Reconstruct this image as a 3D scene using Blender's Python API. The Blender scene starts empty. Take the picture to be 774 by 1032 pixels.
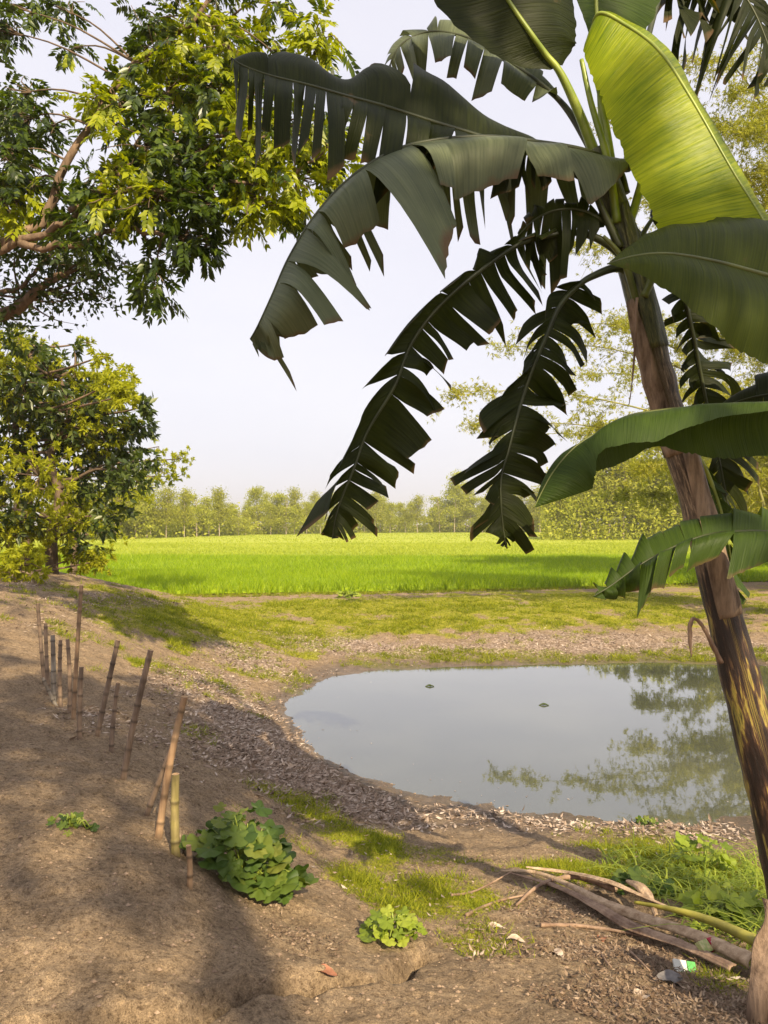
import bpy, math, random
import numpy as np
from mathutils import Vector

# ------------------------------------------------------------------ camera, world, sun, exposure
SC = bpy.context.scene
COL = SC.collection
F, CX, HY, CZ = 780.0, 387.0, 528.0, 1.6          # focal length and horizon of the photograph (774x1032), eye height
cam = bpy.data.cameras.new('camera'); co = bpy.data.objects.new('camera', cam); COL.objects.link(co)
co.location = (0, 0, CZ); co.rotation_euler = (math.radians(90), 0, 0)
cam.sensor_fit = 'VERTICAL'; cam.sensor_height = 24.0; cam.lens = 24.0 * F / 1032
cam.shift_y = 12 / 1032; cam.clip_start = 0.05; cam.clip_end = 6000
SC.camera = co

SUN_EL, SUN_AZ = 36.0, 21.0        # sun behind the camera, to its right
sd = Vector((math.sin(math.radians(SUN_AZ)) * math.cos(math.radians(SUN_EL)),
             -math.cos(math.radians(SUN_AZ)) * math.cos(math.radians(SUN_EL)), math.sin(math.radians(SUN_EL))))
sl = bpy.data.lights.new('sun', 'SUN'); so = bpy.data.objects.new('sun', sl); COL.objects.link(so)
sl.energy = 5.0; sl.angle = math.radians(0.55); sl.color = (1.0, 0.83, 0.56)
so.rotation_euler = sd.to_track_quat('Z', 'Y').to_euler()
W = bpy.data.worlds.new('World'); SC.world = W; W.use_nodes = True
wn = W.node_tree; wn.nodes.clear()
sk = wn.nodes.new('ShaderNodeTexSky'); sk.sky_type = 'NISHITA'; sk.sun_disc = False
sk.sun_elevation = math.radians(SUN_EL); sk.sun_rotation = math.radians(180 - SUN_AZ)
sk.dust_density = 3.0; sk.air_density = 1.0; sk.altitude = 10
mx = wn.nodes.new('ShaderNodeMixRGB'); mx.inputs[0].default_value = 0.82
mx.inputs[2].default_value = (8.4, 8.15, 8.9, 1)       # high thin overcast veil over the blue
bg = wn.nodes.new('ShaderNodeBackground'); bg.inputs[1].default_value = 0.073
ou = wn.nodes.new('ShaderNodeOutputWorld')
wc = wn.nodes.new('ShaderNodeTexCoord'); wm_ = wn.nodes.new('ShaderNodeMapping'); wm_.inputs['Scale'].default_value = (1, 1, 3)
wz = wn.nodes.new('ShaderNodeTexNoise'); wz.inputs['Scale'].default_value = 1.6; wz.inputs['Detail'].default_value = 5
wr = wn.nodes.new('ShaderNodeValToRGB'); wr.color_ramp.elements[0].position = .35; wr.color_ramp.elements[1].position = .7
wr.color_ramp.elements[0].color = (8.0, 7.85, 8.8, 1); wr.color_ramp.elements[1].color = (8.9, 8.65, 9.2, 1)
wn.links.new(wc.outputs['Generated'], wm_.inputs[0]); wn.links.new(wm_.outputs[0], wz.inputs[0]); wn.links.new(wz.outputs[0], wr.inputs[0]); wn.links.new(wr.outputs[0], mx.inputs[2])
wn.links.new(sk.outputs[0], mx.inputs[1]); wn.links.new(mx.outputs[0], bg.inputs[0]); wn.links.new(bg.outputs[0], ou.inputs[0])
SC.view_settings.view_transform = 'Standard'; SC.view_settings.look = 'None'
SC.view_settings.exposure = 0.76; SC.view_settings.gamma = 1.0; SC.view_settings.use_curve_mapping = False
SC.render.engine = 'CYCLES'
cy = SC.cycles
cy.max_bounces = 6; cy.diffuse_bounces = 3; cy.glossy_bounces = 3; cy.transmission_bounces = 4
cy.volume_bounces = 0; cy.transparent_max_bounces = 6; cy.use_denoising = True
cy.caustics_reflective = False; cy.caustics_refractive = False; cy.sample_clamp_indirect = 4

R = np.random.default_rng(7)
random.seed(7)

def P(px, py, Y):
    return np.array([(px - CX) / F * Y, Y, CZ + (HY - py) / F * Y])

# ------------------------------------------------------------------ helpers
def norm(a):
    a = np.asarray(a, float); return a / np.maximum(np.linalg.norm(a, axis=-1, keepdims=True), 1e-9)

class MB:
    """collects vertices and faces (numpy) and links them as one mesh object"""
    def __init__(s): s.v = []; s.q = []; s.t = []; s.n = 0; s.att = {}; s.mi = []
    def add(s, v, q=None, t=None, **att):
        v = np.asarray(v, float).reshape(-1, 3)
        if q is not None and len(q): s.q.append(np.asarray(q, int) + s.n)
        if t is not None and len(t): s.t.append(np.asarray(t, int) + s.n)
        for k, a in att.items(): s.att.setdefault(k, []).append((s.n, np.asarray(a, float)))
        s.v.append(v); s.n += len(v)
    def build(s, name, mat, parent=None, smooth=True, loc=None):
        me = bpy.data.meshes.new(name)
        V = np.concatenate(s.v) if s.v else np.zeros((0, 3))
        Q = np.concatenate(s.q) if s.q else np.zeros((0, 4), int)
        T = np.concatenate(s.t) if s.t else np.zeros((0, 3), int)
        if loc is not None: V = V - np.asarray(loc)
        me.vertices.add(len(V)); me.vertices.foreach_set('co', V.ravel())
        nl = Q.size + T.size
        me.loops.add(nl); me.loops.foreach_set('vertex_index', np.concatenate([Q.ravel(), T.ravel()]).astype(np.int32))
        me.polygons.add(len(Q) + len(T))
        st = np.concatenate([np.arange(len(Q)) * 4, Q.size + np.arange(len(T)) * 3]).astype(np.int32)
        me.polygons.foreach_set('loop_start', st)
        try: me.polygons.foreach_set('loop_total', np.concatenate([np.full(len(Q), 4), np.full(len(T), 3)]).astype(np.int32))
        except Exception: pass
        me.update(calc_edges=True)
        me.polygons.foreach_set('use_smooth', np.full(len(Q) + len(T), smooth))
        for k, parts in s.att.items():
            w = parts[0][1].shape[-1] if parts[0][1].ndim > 1 else 1
            full = np.zeros((len(V), 3 if w > 1 else 1))
            for st0, a in parts:
                a = a.reshape(len(a), -1); full[st0:st0 + len(a), :a.shape[1]] = a
            at = me.attributes.new(k, 'FLOAT_VECTOR' if w > 1 else 'FLOAT', 'POINT')
            at.data.foreach_set('vector' if w > 1 else 'value', full.ravel())
        me.materials.append(mat)
        me.validate()
        o = bpy.data.objects.new(name, me); COL.objects.link(o)
        if loc is not None: o.location = loc
        if parent is not None:
            o.parent = parent
            if loc is None: o.location = -Vector(parent.location) if parent.type == 'EMPTY' or True else o.location
        return o

def tag(o, label=None, cat=None, group=None, kind=None):
    if label: o['label'] = label
    if cat: o['category'] = cat
    if group: o['group'] = group
    if kind: o['kind'] = kind
    return o

def empty(name, loc, label, cat, group=None, rz=0):
    o = bpy.data.objects.new(name, None); COL.objects.link(o); o.location = [float(a) for a in loc]
    o.rotation_euler = (0, 0, rz); o.empty_display_size = 0.2
    return tag(o, label, cat, group)

def part(mb, name, mat, root, smooth=True):
    """world-space shape made a child of an unrotated empty"""
    o = mb.build(name, mat, None, smooth); o.parent = root
    p = root; off = Vector((0, 0, 0))
    while p is not None: off += Vector(p.location); p = p.parent
    me = o.data
    n = len(me.vertices); c = np.empty(n * 3); me.vertices.foreach_get('co', c)
    c = c.reshape(-1, 3) - np.array(off); me.vertices.foreach_set('co', c.ravel()); me.update()
    return o

def solo(mb, name, mat, loc, label, cat, group=None, smooth=True, kind=None):
    """a thing of one mesh with its origin at its base"""
    o = mb.build(name, mat, None, smooth, loc=loc)
    return tag(o, label, cat, group, kind)

def catmull(pts, n):
    P_ = np.asarray(pts, float); k = len(P_)
    t = np.linspace(0, k - 1, n); i = np.clip(t.astype(int), 0, k - 2); f = (t - i)[:, None]
    g = lambda j: P_[np.clip(j, 0, k - 1)]
    a, b, c, d = g(i - 1), g(i), g(i + 1), g(i + 2)
    return 0.5 * ((2 * b) + (c - a) * f + (2 * a - 5 * b + 4 * c - d) * f ** 2 + (-a + 3 * b - 3 * c + d) * f ** 3)

def tube(mb, pts, rad, seg=8, cap=True, lump=0.0, ridge=0.0, **att):
    p = np.asarray(pts, float); n = len(p); r = np.broadcast_to(np.asarray(rad, float), (n,)) if np.ndim(rad) < 2 else rad
    tg = norm(np.gradient(p, axis=0))
    up = np.array([0, 0, 1.0]) if abs(tg[0][2]) < 0.9 else np.array([1.0, 0, 0])
    A = np.zeros((n, 3)); u = norm(np.cross(up, tg[0])); A[0] = u
    for i in range(1, n):
        u = A[i - 1] - tg[i] * np.dot(A[i - 1], tg[i]); A[i] = norm(u)
    B = np.cross(tg, A)
    th = np.linspace(0, 2 * math.pi, seg, endpoint=False)
    rr = r[:, None] * (1 + lump * R.normal(size=(n, seg)))
    if ridge:
        ph = th[None, :] + np.linspace(0, 1.2, n)[:, None]
        rr = rr * (1 + ridge * (np.sin(ph * 3 + 1) + .6 * np.sin(ph * 7) + .5 * fbm(ph * 3, np.linspace(0, 3, n)[:, None] + ph * 0, 3, 3) * 2))
    v = p[:, None, :] + rr[..., None] * (np.cos(th)[None, :, None] * A[:, None, :] + np.sin(th)[None, :, None] * B[:, None, :])
    idx = np.arange(n * seg).reshape(n, seg)
    a = idx[:-1]; b = idx[1:]
    q = np.stack([a, np.roll(a, -1, 1), np.roll(b, -1, 1), b], -1).reshape(-1, 4)
    L = np.concatenate([[0], np.cumsum(np.linalg.norm(np.diff(p, axis=0), axis=1))])
    uv = np.stack([np.repeat(L, seg), np.tile(th / (2 * math.pi), n), np.zeros(n * seg)], -1)
    vv = v.reshape(-1, 3); t = []
    if cap:
        vv = np.concatenate([vv, p[:1], p[-1:]]); uv = np.concatenate([uv, uv[:1], uv[-1:]])
        for k in range(seg):
            t.append((n * seg, idx[0][(k + 1) % seg], idx[0][k])); t.append((n * seg + 1, idx[-1][k], idx[-1][(k + 1) % seg]))
    mb.add(vv, q, t if cap else None, luv=uv, **{k: np.full(len(vv), float(a)) for k, a in att.items()})

def leaves(mb, c, d, nrm, L, Wd, fold=0.15, far=False, droop=0.0):
    """many leaf blades: base point c, direction d, normal, length, width"""
    c = np.asarray(c, float); d = norm(d); n_ = len(c)
    s = norm(np.cross(d, nrm)); nn = norm(np.cross(s, d))
    L = np.broadcast_to(L, (n_,))[:, None]; Wd = np.broadcast_to(Wd, (n_,))[:, None] * 0.5
    if far:
        v = np.stack([c, c + d * L * .45 + s * Wd, c + d * L, c + d * L * .45 - s * Wd], 1)
        mb.add(v.reshape(-1, 3), np.arange(n_ * 4).reshape(-1, 4))
        return
    f = fold * Wd * 2
    tip = c + d * L - np.array([0, 0, 1.0]) * droop * L
    v = np.stack([c, c + d * L * .42 + s * Wd + nn * f, tip, c + d * L * .42 - s * Wd + nn * f, c + d * L * .45], 1)
    b = np.arange(n_)[:, None] * 5
    t = np.concatenate([b + np.array([[0, 1, 4]]), b + np.array([[1, 2, 4]]), b + np.array([[2, 3, 4]]), b + np.array([[3, 0, 4]])])
    mb.add(v.reshape(-1, 3), None, t)

def rdir(n, zb=0.0, zs=1.0):
    v = R.normal(size=(n, 3)); v[:, 2] = v[:, 2] * zs + zb; return norm(v)

# value noise -----------------------------------------------------
def _h(ix, iy, s):
    n = (ix.astype(np.int64) * 374761393 + iy.astype(np.int64) * 668265263 + s * 1442695041) & 0xffffffff
    n = ((n ^ (n >> 13)) * 1274126177) & 0xffffffff
    return ((n ^ (n >> 16)) & 0xffff) / 65535.0
def vnoise(x, y, s=0):
    ix = np.floor(x); iy = np.floor(y); fx = x - ix; fy = y - iy
    fx = fx * fx * (3 - 2 * fx); fy = fy * fy * (3 - 2 * fy)
    a = _h(ix, iy, s); b = _h(ix + 1, iy, s); c = _h(ix, iy + 1, s); d = _h(ix + 1, iy + 1, s)
    return (a + (b - a) * fx) * (1 - fy) + (c + (d - c) * fx) * fy
def fbm(x, y, o=4, s=0):
    r = 0; a = 0.5; t = 0
    for i in range(o): r = r + a * vnoise(x * 2 ** i, y * 2 ** i, s + i * 17); t += a; a *= 0.55
    return r / t - 0.5
def sstep(a, b, x):
    t = np.clip((x - a) / (b - a), 0, 1); return t * t * (3 - 2 * t)

# ------------------------------------------------------------------ materials
def nmat(name):
    m = bpy.data.materials.new(name); m.use_nodes = True; nt = m.node_tree; nt.nodes.clear()
    o = nt.nodes.new('ShaderNodeOutputMaterial'); return m, nt, o
def N(nt, t, **k):
    n = nt.nodes.new(t)
    for a, b in k.items():
        if a.startswith('i_'):
            key = a[2:]; key = int(key) if key.isdigit() else key.replace('_', ' ')
            n.inputs[key].default_value = b
        else: setattr(n, a, b)
    return n
def ramp(nt, fac, stops, interp='LINEAR'):
    r = nt.nodes.new('ShaderNodeValToRGB'); r.color_ramp.interpolation = interp
    e = r.color_ramp.elements
    while len(e) < len(stops): e.new(0.5)
    for i, (p, c) in enumerate(stops):
        e[i].position = p; e[i].color = (*c, 1) if len(c) == 3 else c
    if fac is not None: nt.links.new(fac, r.inputs[0])
    return r
def mixc(nt, f, a, b, mode='MIX'):
    m = nt.nodes.new('ShaderNodeMixRGB'); m.blend_type = mode
    for i, v in ((0, f), (1, a), (2, b)):
        if hasattr(v, 'is_linked') or isinstance(v, bpy.types.NodeSocket): nt.links.new(v, m.inputs[i])
        elif i == 0: m.inputs[0].default_value = v
        else: m.inputs[i].default_value = (*v, 1)
    return m.outputs[0]
def mth(nt, op, a, b=None):
    m = nt.nodes.new('ShaderNodeMath'); m.operation = op
    for i, v in ((0, a), (1, b)):
        if v is None: continue
        if isinstance(v, bpy.types.NodeSocket): nt.links.new(v, m.inputs[i])
        else: m.inputs[i].default_value = v
    return m.outputs[0]

def leaf_mat(name, cols, trans=0.35, tcol=None, rough=0.45, spec=0.4, nscale=0.6):
    m, nt, o = nmat(name)
    g = N(nt, 'ShaderNodeNewGeometry')
    tc = N(nt, 'ShaderNodeTexCoord')
    nz = N(nt, 'ShaderNodeTexNoise', i_Scale=nscale, i_Detail=2.0); nt.links.new(tc.outputs['Object'], nz.inputs['Vector'])
    f = mth(nt, 'ADD', mth(nt, 'MULTIPLY', g.outputs['Random Per Island'], 0.7), mth(nt, 'MULTIPLY', nz.outputs[0], 0.45))
    f = mth(nt, 'SUBTRACT', f, 0.08)
    k = len(cols); rp = ramp(nt, f, [(i / (k - 1), c) for i, c in enumerate(cols)])
    b = N(nt, 'ShaderNodeBsdfPrincipled', i_Roughness=rough); b.inputs['Specular IOR Level'].default_value = spec
    nt.links.new(rp.outputs[0], b.inputs['Base Color'])
    t = N(nt, 'ShaderNodeBsdfTranslucent')
    tm = mixc(nt, 1.0, rp.outputs[0], tcol or (1.6, 1.9, 0.5), 'MULTIPLY'); nt.links.new(tm, t.inputs[0])
    mxs = N(nt, 'ShaderNodeMixShader', i_0=trans)
    nt.links.new(b.outputs[0], mxs.inputs[1]); nt.links.new(t.outputs[0], mxs.inputs[2]); nt.links.new(mxs.outputs[0], o.inputs[0])
    return m

def bark_mat(name, c1, c2, scale=6.0, rough=0.85, stretch=(1, 1, 0.3), bump=0.4):
    m, nt, o = nmat(name)
    tc = N(nt, 'ShaderNodeTexCoord'); mp = N(nt, 'ShaderNodeMapping'); mp.inputs['Scale'].default_value = stretch
    nt.links.new(tc.outputs['Object'], mp.inputs[0])
    nz = N(nt, 'ShaderNodeTexNoise', i_Scale=scale, i_Detail=6.0, i_Roughness=0.65); nt.links.new(mp.outputs[0], nz.inputs[0])
    rp = ramp(nt, nz.outputs[0], [(0.3, c1), (0.7, c2)])
    b = N(nt, 'ShaderNodeBsdfPrincipled', i_Roughness=rough); b.inputs['Specular IOR Level'].default_value = 0.25
    nt.links.new(rp.outputs[0], b.inputs['Base Color'])
    bp = N(nt, 'ShaderNodeBump', i_Strength=bump, i_Distance=0.02); nt.links.new(nz.outputs[0], bp.inputs['Height'])
    nt.links.new(bp.outputs[0], b.inputs['Normal']); nt.links.new(b.outputs[0], o.inputs[0])
    return m

def flat_mat(name, c, rough=0.7, c2=None, scale=30, spec=0.3):
    m, nt, o = nmat(name)
    tc = N(nt, 'ShaderNodeTexCoord'); nz = N(nt, 'ShaderNodeTexNoise', i_Scale=scale, i_Detail=4.0)
    nt.links.new(tc.outputs['Object'], nz.inputs[0])
    rp = ramp(nt, nz.outputs[0], [(0.35, c2 or tuple(x * 0.7 for x in c)), (0.65, c)])
    b = N(nt, 'ShaderNodeBsdfPrincipled', i_Roughness=rough); b.inputs['Specular IOR Level'].default_value = spec
    nt.links.new(rp.outputs[0], b.inputs['Base Color']); nt.links.new(b.outputs[0], o.inputs[0])
    return m

# ------------------------------------------------------------------ terrain
WZ = -1.0                                             # water level
pond = np.array([(-1.42, 11.4), (-0.95, 12.9), (0.4, 13.9), (3, 14.25), (6, 14.4), (8.6, 13.2), (9.2, 10), (7.2, 7.6), (4, 6.95),
                 (1.87, 6.85), (0.9, 7.15), (0.2, 7.6), (-0.43, 8.15), (-0.95, 9.35), (-1.3, 10.4)])
def gp(px, py, z):
    Y = (CZ - z) * F / (py - HY); return ((px - CX) / F * Y, Y, z)
ctl = [gp(*a) for a in [
    (0, 1032, .14), (150, 1032, .10), (387, 1032, 0), (600, 1032, -.06), (774, 1032, -.1),
    (0, 900, .24), (150, 875, .19), (185, 900, .10), (250, 925, -.07), (330, 985, -.05), (0, 780, .22), (100, 800, .16),
    (200, 800, -.08), (300, 870, -.25), (400, 905, -.38), (480, 930, -.35), (550, 880, -.6), (650, 930, -.42), (700, 1000, -.2),
    (500, 850, -.84), (430, 830, -.9), (350, 850, -.55), (300, 800, -.56), (250, 750, -.47), (200, 700, -.36), (240, 655, -.55),
    (160, 675, -.22), (290, 650, -.72), (130, 740, -.02), (50, 700, .1), (0, 690, .2), (0, 640, .35), (100, 650, .08),
    (60, 610, .42), (0, 584, .62), (60, 580, .6), (115, 593, .3), (165, 606, -.15), (200, 603, -.4), (175, 640, -.15),
    (300, 606, -.42), (450, 606, -.42), (600, 600, -.42), (774, 592, -.42), (450, 642, -.72), (600, 638, -.72), (774, 632, -.68),
    (650, 850, -.88), (760, 860, -.82)]]
ctl += [(12, 20, -.42), (12, 14, -.5), (12, 8, -.5), (10, 4, -.3), (6, 3, -.3), (5, 5.6, -.75), (4, 2, -.1), (2.2, 1.8, -.08), (0, 0, 0),
        (3, -3, 0), (-3, -3, .1), (-6, 0, .3), (-8, 5, .42), (-12, 10, .6), (-10, 16, .58), (-8, 19, .4), (-13, 22, 0), (0, 24, -.44), (10, 25, -.44),
        (-6, 24, -.44), (-12, 25, -.4), (-1.5, 1.2, .06), (1.2, 1.2, -.02)]
ctl += [(x, y, WZ) for x, y in pond]
pc = np.array([3.2, 10.6])
ctl += [tuple(pc + (np.array(p) - pc) * .75) + (WZ - .18,) for p in pond[::2]] + [(3, 10.5, -1.4)]
ctl = np.array(ctl)
def _U(r2): return 0.5 * r2 * np.log(np.maximum(r2, 1e-9))
_n = len(ctl)
_K = _U(((ctl[:, None, :2] - ctl[None, :, :2]) ** 2).sum(-1)) + np.eye(_n) * 0.02
_Pm = np.c_[np.ones(_n), ctl[:, :2]]
_A = np.zeros((_n + 3, _n + 3)); _A[:_n, :_n] = _K; _A[:_n, _n:] = _Pm; _A[_n:, :_n] = _Pm.T
_w = np.linalg.solve(_A, np.r_[ctl[:, 2], 0, 0, 0])
def tps(x, y):
    x = np.clip(x, -13, 13).ravel(); y = np.clip(y, -5, 24.5).ravel(); out = np.empty(len(x))
    for s in range(0, len(x), 20000):
        a = x[s:s + 20000]; b = y[s:s + 20000]
        k = _U((a[:, None] - ctl[None, :, 0]) ** 2 + (b[:, None] - ctl[None, :, 1]) ** 2)
        out[s:s + 20000] = k @ _w[:_n] + _w[_n] + _w[_n + 1] * a + _w[_n + 2] * b
    return out
crack = np.array([gp(*a)[:2] for a in [(120, 1032, .08), (180, 1022, .08), (250, 1006, .0), (330, 992, -.05), (385, 975, -.05), (420, 962, -.2)]])
def segdist(x, y, line):
    d = np.full(x.shape, 1e9); side = np.zeros(x.shape)
    for (x0, y0), (x1, y1) in zip(line[:-1], line[1:]):
        vx, vy = x1 - x0, y1 - y0; t = np.clip(((x - x0) * vx + (y - y0) * vy) / (vx * vx + vy * vy), 0, 1)
        dd = np.hypot(x - x0 - t * vx, y - y0 - t * vy); m = dd < d
        d = np.where(m, dd, d); side = np.where(m, np.sign((x - x0) * vy - (y - y0) * vx), side)
    return d, side
FE = [(-60, 20.5), (-14, 20.9), (-6.2, 21.9), (-2, 22.6), (1, 23.2), (5, 24.2), (10, 26.0), (15, 27.8), (60, 40)]   # near edge of the rice field
def fedge(x): return np.interp(x, [a for a, b in FE], [b for a, b in FE])
def H(x, y, fine=True):
    x = np.atleast_1d(np.asarray(x, float)); y = np.atleast_1d(np.asarray(y, float)); sh = x.shape
    z = tps(x, y).reshape(sh)
    k = sstep(-1.5, 0.3, y - fedge(x)); z = z * (1 - k) + (-.45) * k
    d, s = segdist(x, y, crack)
    wob = vnoise(x * 9, y * 9, 5) * .05
    z = z - 0.085 * np.exp(-((d - wob * .4) / .026) ** 2) + np.where(s > 0, .0, .045) * np.exp(-d / .35) * (d < 3)
    nr = 1 - sstep(30, 60, y)
    z = z + fbm(x * .8, y * .8, 4, 3) * .10 * nr * (1 - .7 * np.exp(-np.abs(z - WZ) / .12))
    if fine:
        z = z + (fbm(x * 5, y * 5, 4, 9) * .07 + np.maximum(0, fbm(x * 14, y * 14, 3, 21)) * .05 + np.maximum(0, fbm(x * 38, y * 38, 2, 71) - .05) * .03 * (y < 8)) * nr * (1 - .45 * np.exp(-np.abs(z - WZ) / .08)) + fbm(x * 2.2, y * 2.2, 2, 55) * .035 * np.exp(-np.abs(z - WZ) / .15)
    return z
def G(px, py):
    """point of the ground seen at a pixel"""
    Ys = np.concatenate([np.linspace(1.8, 30, 2400)]); X = (px - CX) / F * Ys; Z = CZ + (HY - py) / F * Ys
    h = H(X, Ys); i = np.argmax(Z <= h); return np.array([X[i], Ys[i], h[i]])

# zone masks (what covers the soil): blobs given as ground ellipses
def G0(px, py):
    Ys = np.linspace(1.8, 30, 500); h = H((px - CX) / F * Ys, Ys, False); Z = CZ + (HY - py) / F * Ys
    i = np.argmax(Z <= h); return (px - CX) / F * Ys[i], Ys[i]
def blobs(lst):
    out = []
    for px, py, rx, ry, w in lst:
        x, y = G0(px, py); x1, _ = G0(px + rx, py); _, ya = G0(px, py - ry); _, yb = G0(px, py + ry)
        out.append((x, y, max(abs(x1 - x), .05), max(abs(ya - yb) / 2, .08), w))
    return out
GR = blobs([(230, 628, 90, 22, 1), (330, 612, 110, 10, 1), (460, 612, 120, 12, 1), (600, 605, 130, 12, .9), (720, 600, 100, 14, .6),
            (420, 628, 140, 10, .9), (580, 622, 160, 9, .8), (300, 635, 90, 12, .8), (190, 645, 34, 20, .75), (140, 668, 40, 14, .4), (205, 735, 30, 14, .6), (190, 690, 20, 14, .5),
            (270, 800, 40, 12, .6), (330, 830, 50, 22, .9), (380, 850, 40, 22, .9), (440, 865, 45, 14, .8), (350, 890, 40, 16, .7),
            (470, 900, 40, 20, .8), (400, 925, 60, 22, .75), (470, 955, 50, 20, .8), (530, 945, 40, 20, .4), (590, 880, 50, 16, .8), (660, 865, 60, 18, .9),
            (700, 890, 70, 30, 1), (760, 900, 60, 40, 1), (740, 960, 30, 20, .7), (560, 664, 220, 7, 1), (400, 672, 60, 5, .8), (720, 662, 120, 8, 1), (720, 985, 30, 20, .7), (20, 650, 40, 15, .3)])
LT = blobs([(250, 665, 60, 18, .9), (210, 690, 45, 25, .9), (240, 720, 50, 25, 1), (270, 750, 50, 25, 1), (300, 775, 45, 20, 1), (350, 805, 50, 14, 1),
            (390, 820, 40, 10, .9), (300, 690, 50, 30, .5), (420, 655, 140, 10, .8), (600, 650, 150, 14, .8), (720, 650, 80, 16, .8), (330, 650, 60, 10, .9),
            (80, 600, 60, 12, .9), (130, 605, 40, 12, .9), (20, 590, 50, 10, .8), (60, 625, 60, 14, .4), (480, 825, 60, 8, .4), (580, 835, 80, 8, .5),
            (700, 838, 60, 8, .5), (620, 960, 70, 22, .45), (560, 920, 50, 16, .4), (500, 960, 40, 16, .35), (660, 1000, 80, 25, .35), (300, 950, 60, 20, .2), (90, 720, 60, 25, .3)])
def zone(x, y, bl):
    m = np.zeros(x.shape)
    for bx, by, rx, ry, w in bl:
        m = np.maximum(m, w * np.exp(-((x - bx) / rx) ** 2 * .8 - ((y - by) / ry) ** 2 * .8))
    return m
def zgrass(x, y): return np.clip(zone(x, y, GR) * 1.35 + fbm(x * 2.2, y * 2.2, 5, 31) * 2.0 - np.where(y < 9, .34, .14), 0, 1) * (zone(x, y, GR) > .05)
def zlit(x, y): return np.clip(zone(x, y, LT) * 1.1 + fbm(x * 1.6, y * 1.6, 3, 41) * .7 - .05, 0, 1) * (zone(x, y, LT) > .05)

def axis(segs):
    out = []
    for a, b, s in segs: out.append(np.arange(a, b, s))
    return np.concatenate(out)
far = lambda a, b, n: np.geomspace(a, b, n)
xs = np.concatenate([-far(14, 1600, 26)[::-1], axis([(-13.9, -6, .09), (-6, -3, .045), (-3, 3, .022), (3, 6, .045), (6, 13.9, .09)]), far(14, 1600, 26)])
ys = np.concatenate([-far(8, 1600, 20)[::-1], axis([(-7.9, 1.5, .2), (1.5, 5.5, .016), (5.5, 10, .03), (10, 18, .055), (18, 30, .1)]), far(30.2, 1600, 60)])
XX, YY = np.meshgrid(xs, ys)
ZZ = H(XX.ravel(), YY.ravel()).reshape(XX.shape)
g = MB(); ny, nx = XX.shape; ix = np.arange(nx * ny).reshape(ny, nx)
xf, yf, zf = XX.ravel(), YY.ravel(), ZZ.ravel()
wet = np.clip(1 - (zf - WZ) / .17, 0, 1) * (yf < 18) * (yf > 4)
g.add(np.c_[xf, yf, zf], np.stack([ix[:-1, :-1], ix[:-1, 1:], ix[1:, 1:], ix[1:, :-1]], -1).reshape(-1, 4),
      grass=zgrass(xf, yf), litter=zlit(xf, yf), wet=wet)
m, nt, o = nmat('soil')
tc = N(nt, 'ShaderNodeTexCoord')
def nz(scale, detail=6, rough=.6, kind='ShaderNodeTexNoise'):
    n = N(nt, kind, i_Scale=scale)
    if kind == 'ShaderNodeTexNoise': n.inputs['Detail'].default_value = detail; n.inputs['Roughness'].default_value = rough
    nt.links.new(tc.outputs['Object'], n.inputs['Vector']); return n
def attr(a): return N(nt, 'ShaderNodeAttribute', attribute_name=a).outputs['Fac']
n1, n2, n3, n4 = nz(.9, 5), nz(7, 8, .7), nz(45, 4, .7), nz(160, 3, .8)
dirt = ramp(nt, n2.outputs[0], [(.3, (.18, .125, .075)), (.5, (.32, .23, .142)), (.72, (.48, .355, .23))]).outputs[0]
dirt = mixc(nt, mth(nt, 'MULTIPLY', n1.outputs[0], .6), dirt, (.31, .225, .15))
spk = ramp(nt, n3.outputs[0], [(.34, (.40, .36, .34)), (.45, (.85, .84, .82)), (.58, (1.05, 1.05, 1.05)), (.70, (1.5, 1.45, 1.35))]).outputs[0]
dirt = mixc(nt, .9, dirt, spk, 'MULTIPLY')
dirt = mixc(nt, .8, dirt, ramp(nt, n4.outputs[0], [(.35, (.6, .58, .56)), (.5, (1, 1, 1)), (.66, (1.4, 1.4, 1.35))]).outputs[0], 'MULTIPLY')
gr = ramp(nt, n3.outputs[0], [(.3, (.11, .11, .012)), (.5, (.28, .27, .022)), (.7, (.44, .40, .05))]).outputs[0]
gf = ramp(nt, mth(nt, 'ADD', attr('grass'), mth(nt, 'MULTIPLY', mth(nt, 'SUBTRACT', n3.outputs[0], .5), 1.4)), [(.35, (0, 0, 0)), (.6, (1, 1, 1))]).outputs[0]
c = mixc(nt, gf, dirt, gr)
vr = N(nt, 'ShaderNodeTexVoronoi', i_Scale=26.0); nt.links.new(tc.outputs['Object'], vr.inputs['Vector'])
lc = ramp(nt, vr.outputs['Color'], [(.1, (.11, .08, .06)), (.45, (.27, .20, .155)), (.75, (.44, .34, .28)), (1, (.66, .55, .48))]).outputs[0]
lf = ramp(nt, mth(nt, 'ADD', attr('litter'), mth(nt, 'MULTIPLY', mth(nt, 'SUBTRACT', n4.outputs[0], .5), 1.2)), [(.3, (0, 0, 0)), (.7, (1, 1, 1))]).outputs[0]
c = mixc(nt, mth(nt, 'MULTIPLY', lf, .75), c, lc)
mud = ramp(nt, n2.outputs[0], [(.3, (.07, .055, .045)), (.7, (.17, .13, .10))]).outputs[0]
wv = attr('wet')
c = mixc(nt, mth(nt, 'MULTIPLY', ramp(nt, wv, [(.1, (0, 0, 0)), (.75, (1, 1, 1))]).outputs[0], .75), c, mud)
b = N(nt, 'ShaderNodeBsdfPrincipled'); nt.links.new(c, b.inputs['Base Color'])
rr = ramp(nt, wv, [(.3, (.95,) * 3), (.9, (.35,) * 3)]).outputs[0]; nt.links.new(rr, b.inputs['Roughness'])
b.inputs['Specular IOR Level'].default_value = .25
b1 = N(nt, 'ShaderNodeBump', i_Strength=.9, i_Distance=.03); nt.links.new(n2.outputs[0], b1.inputs['Height'])
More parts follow.
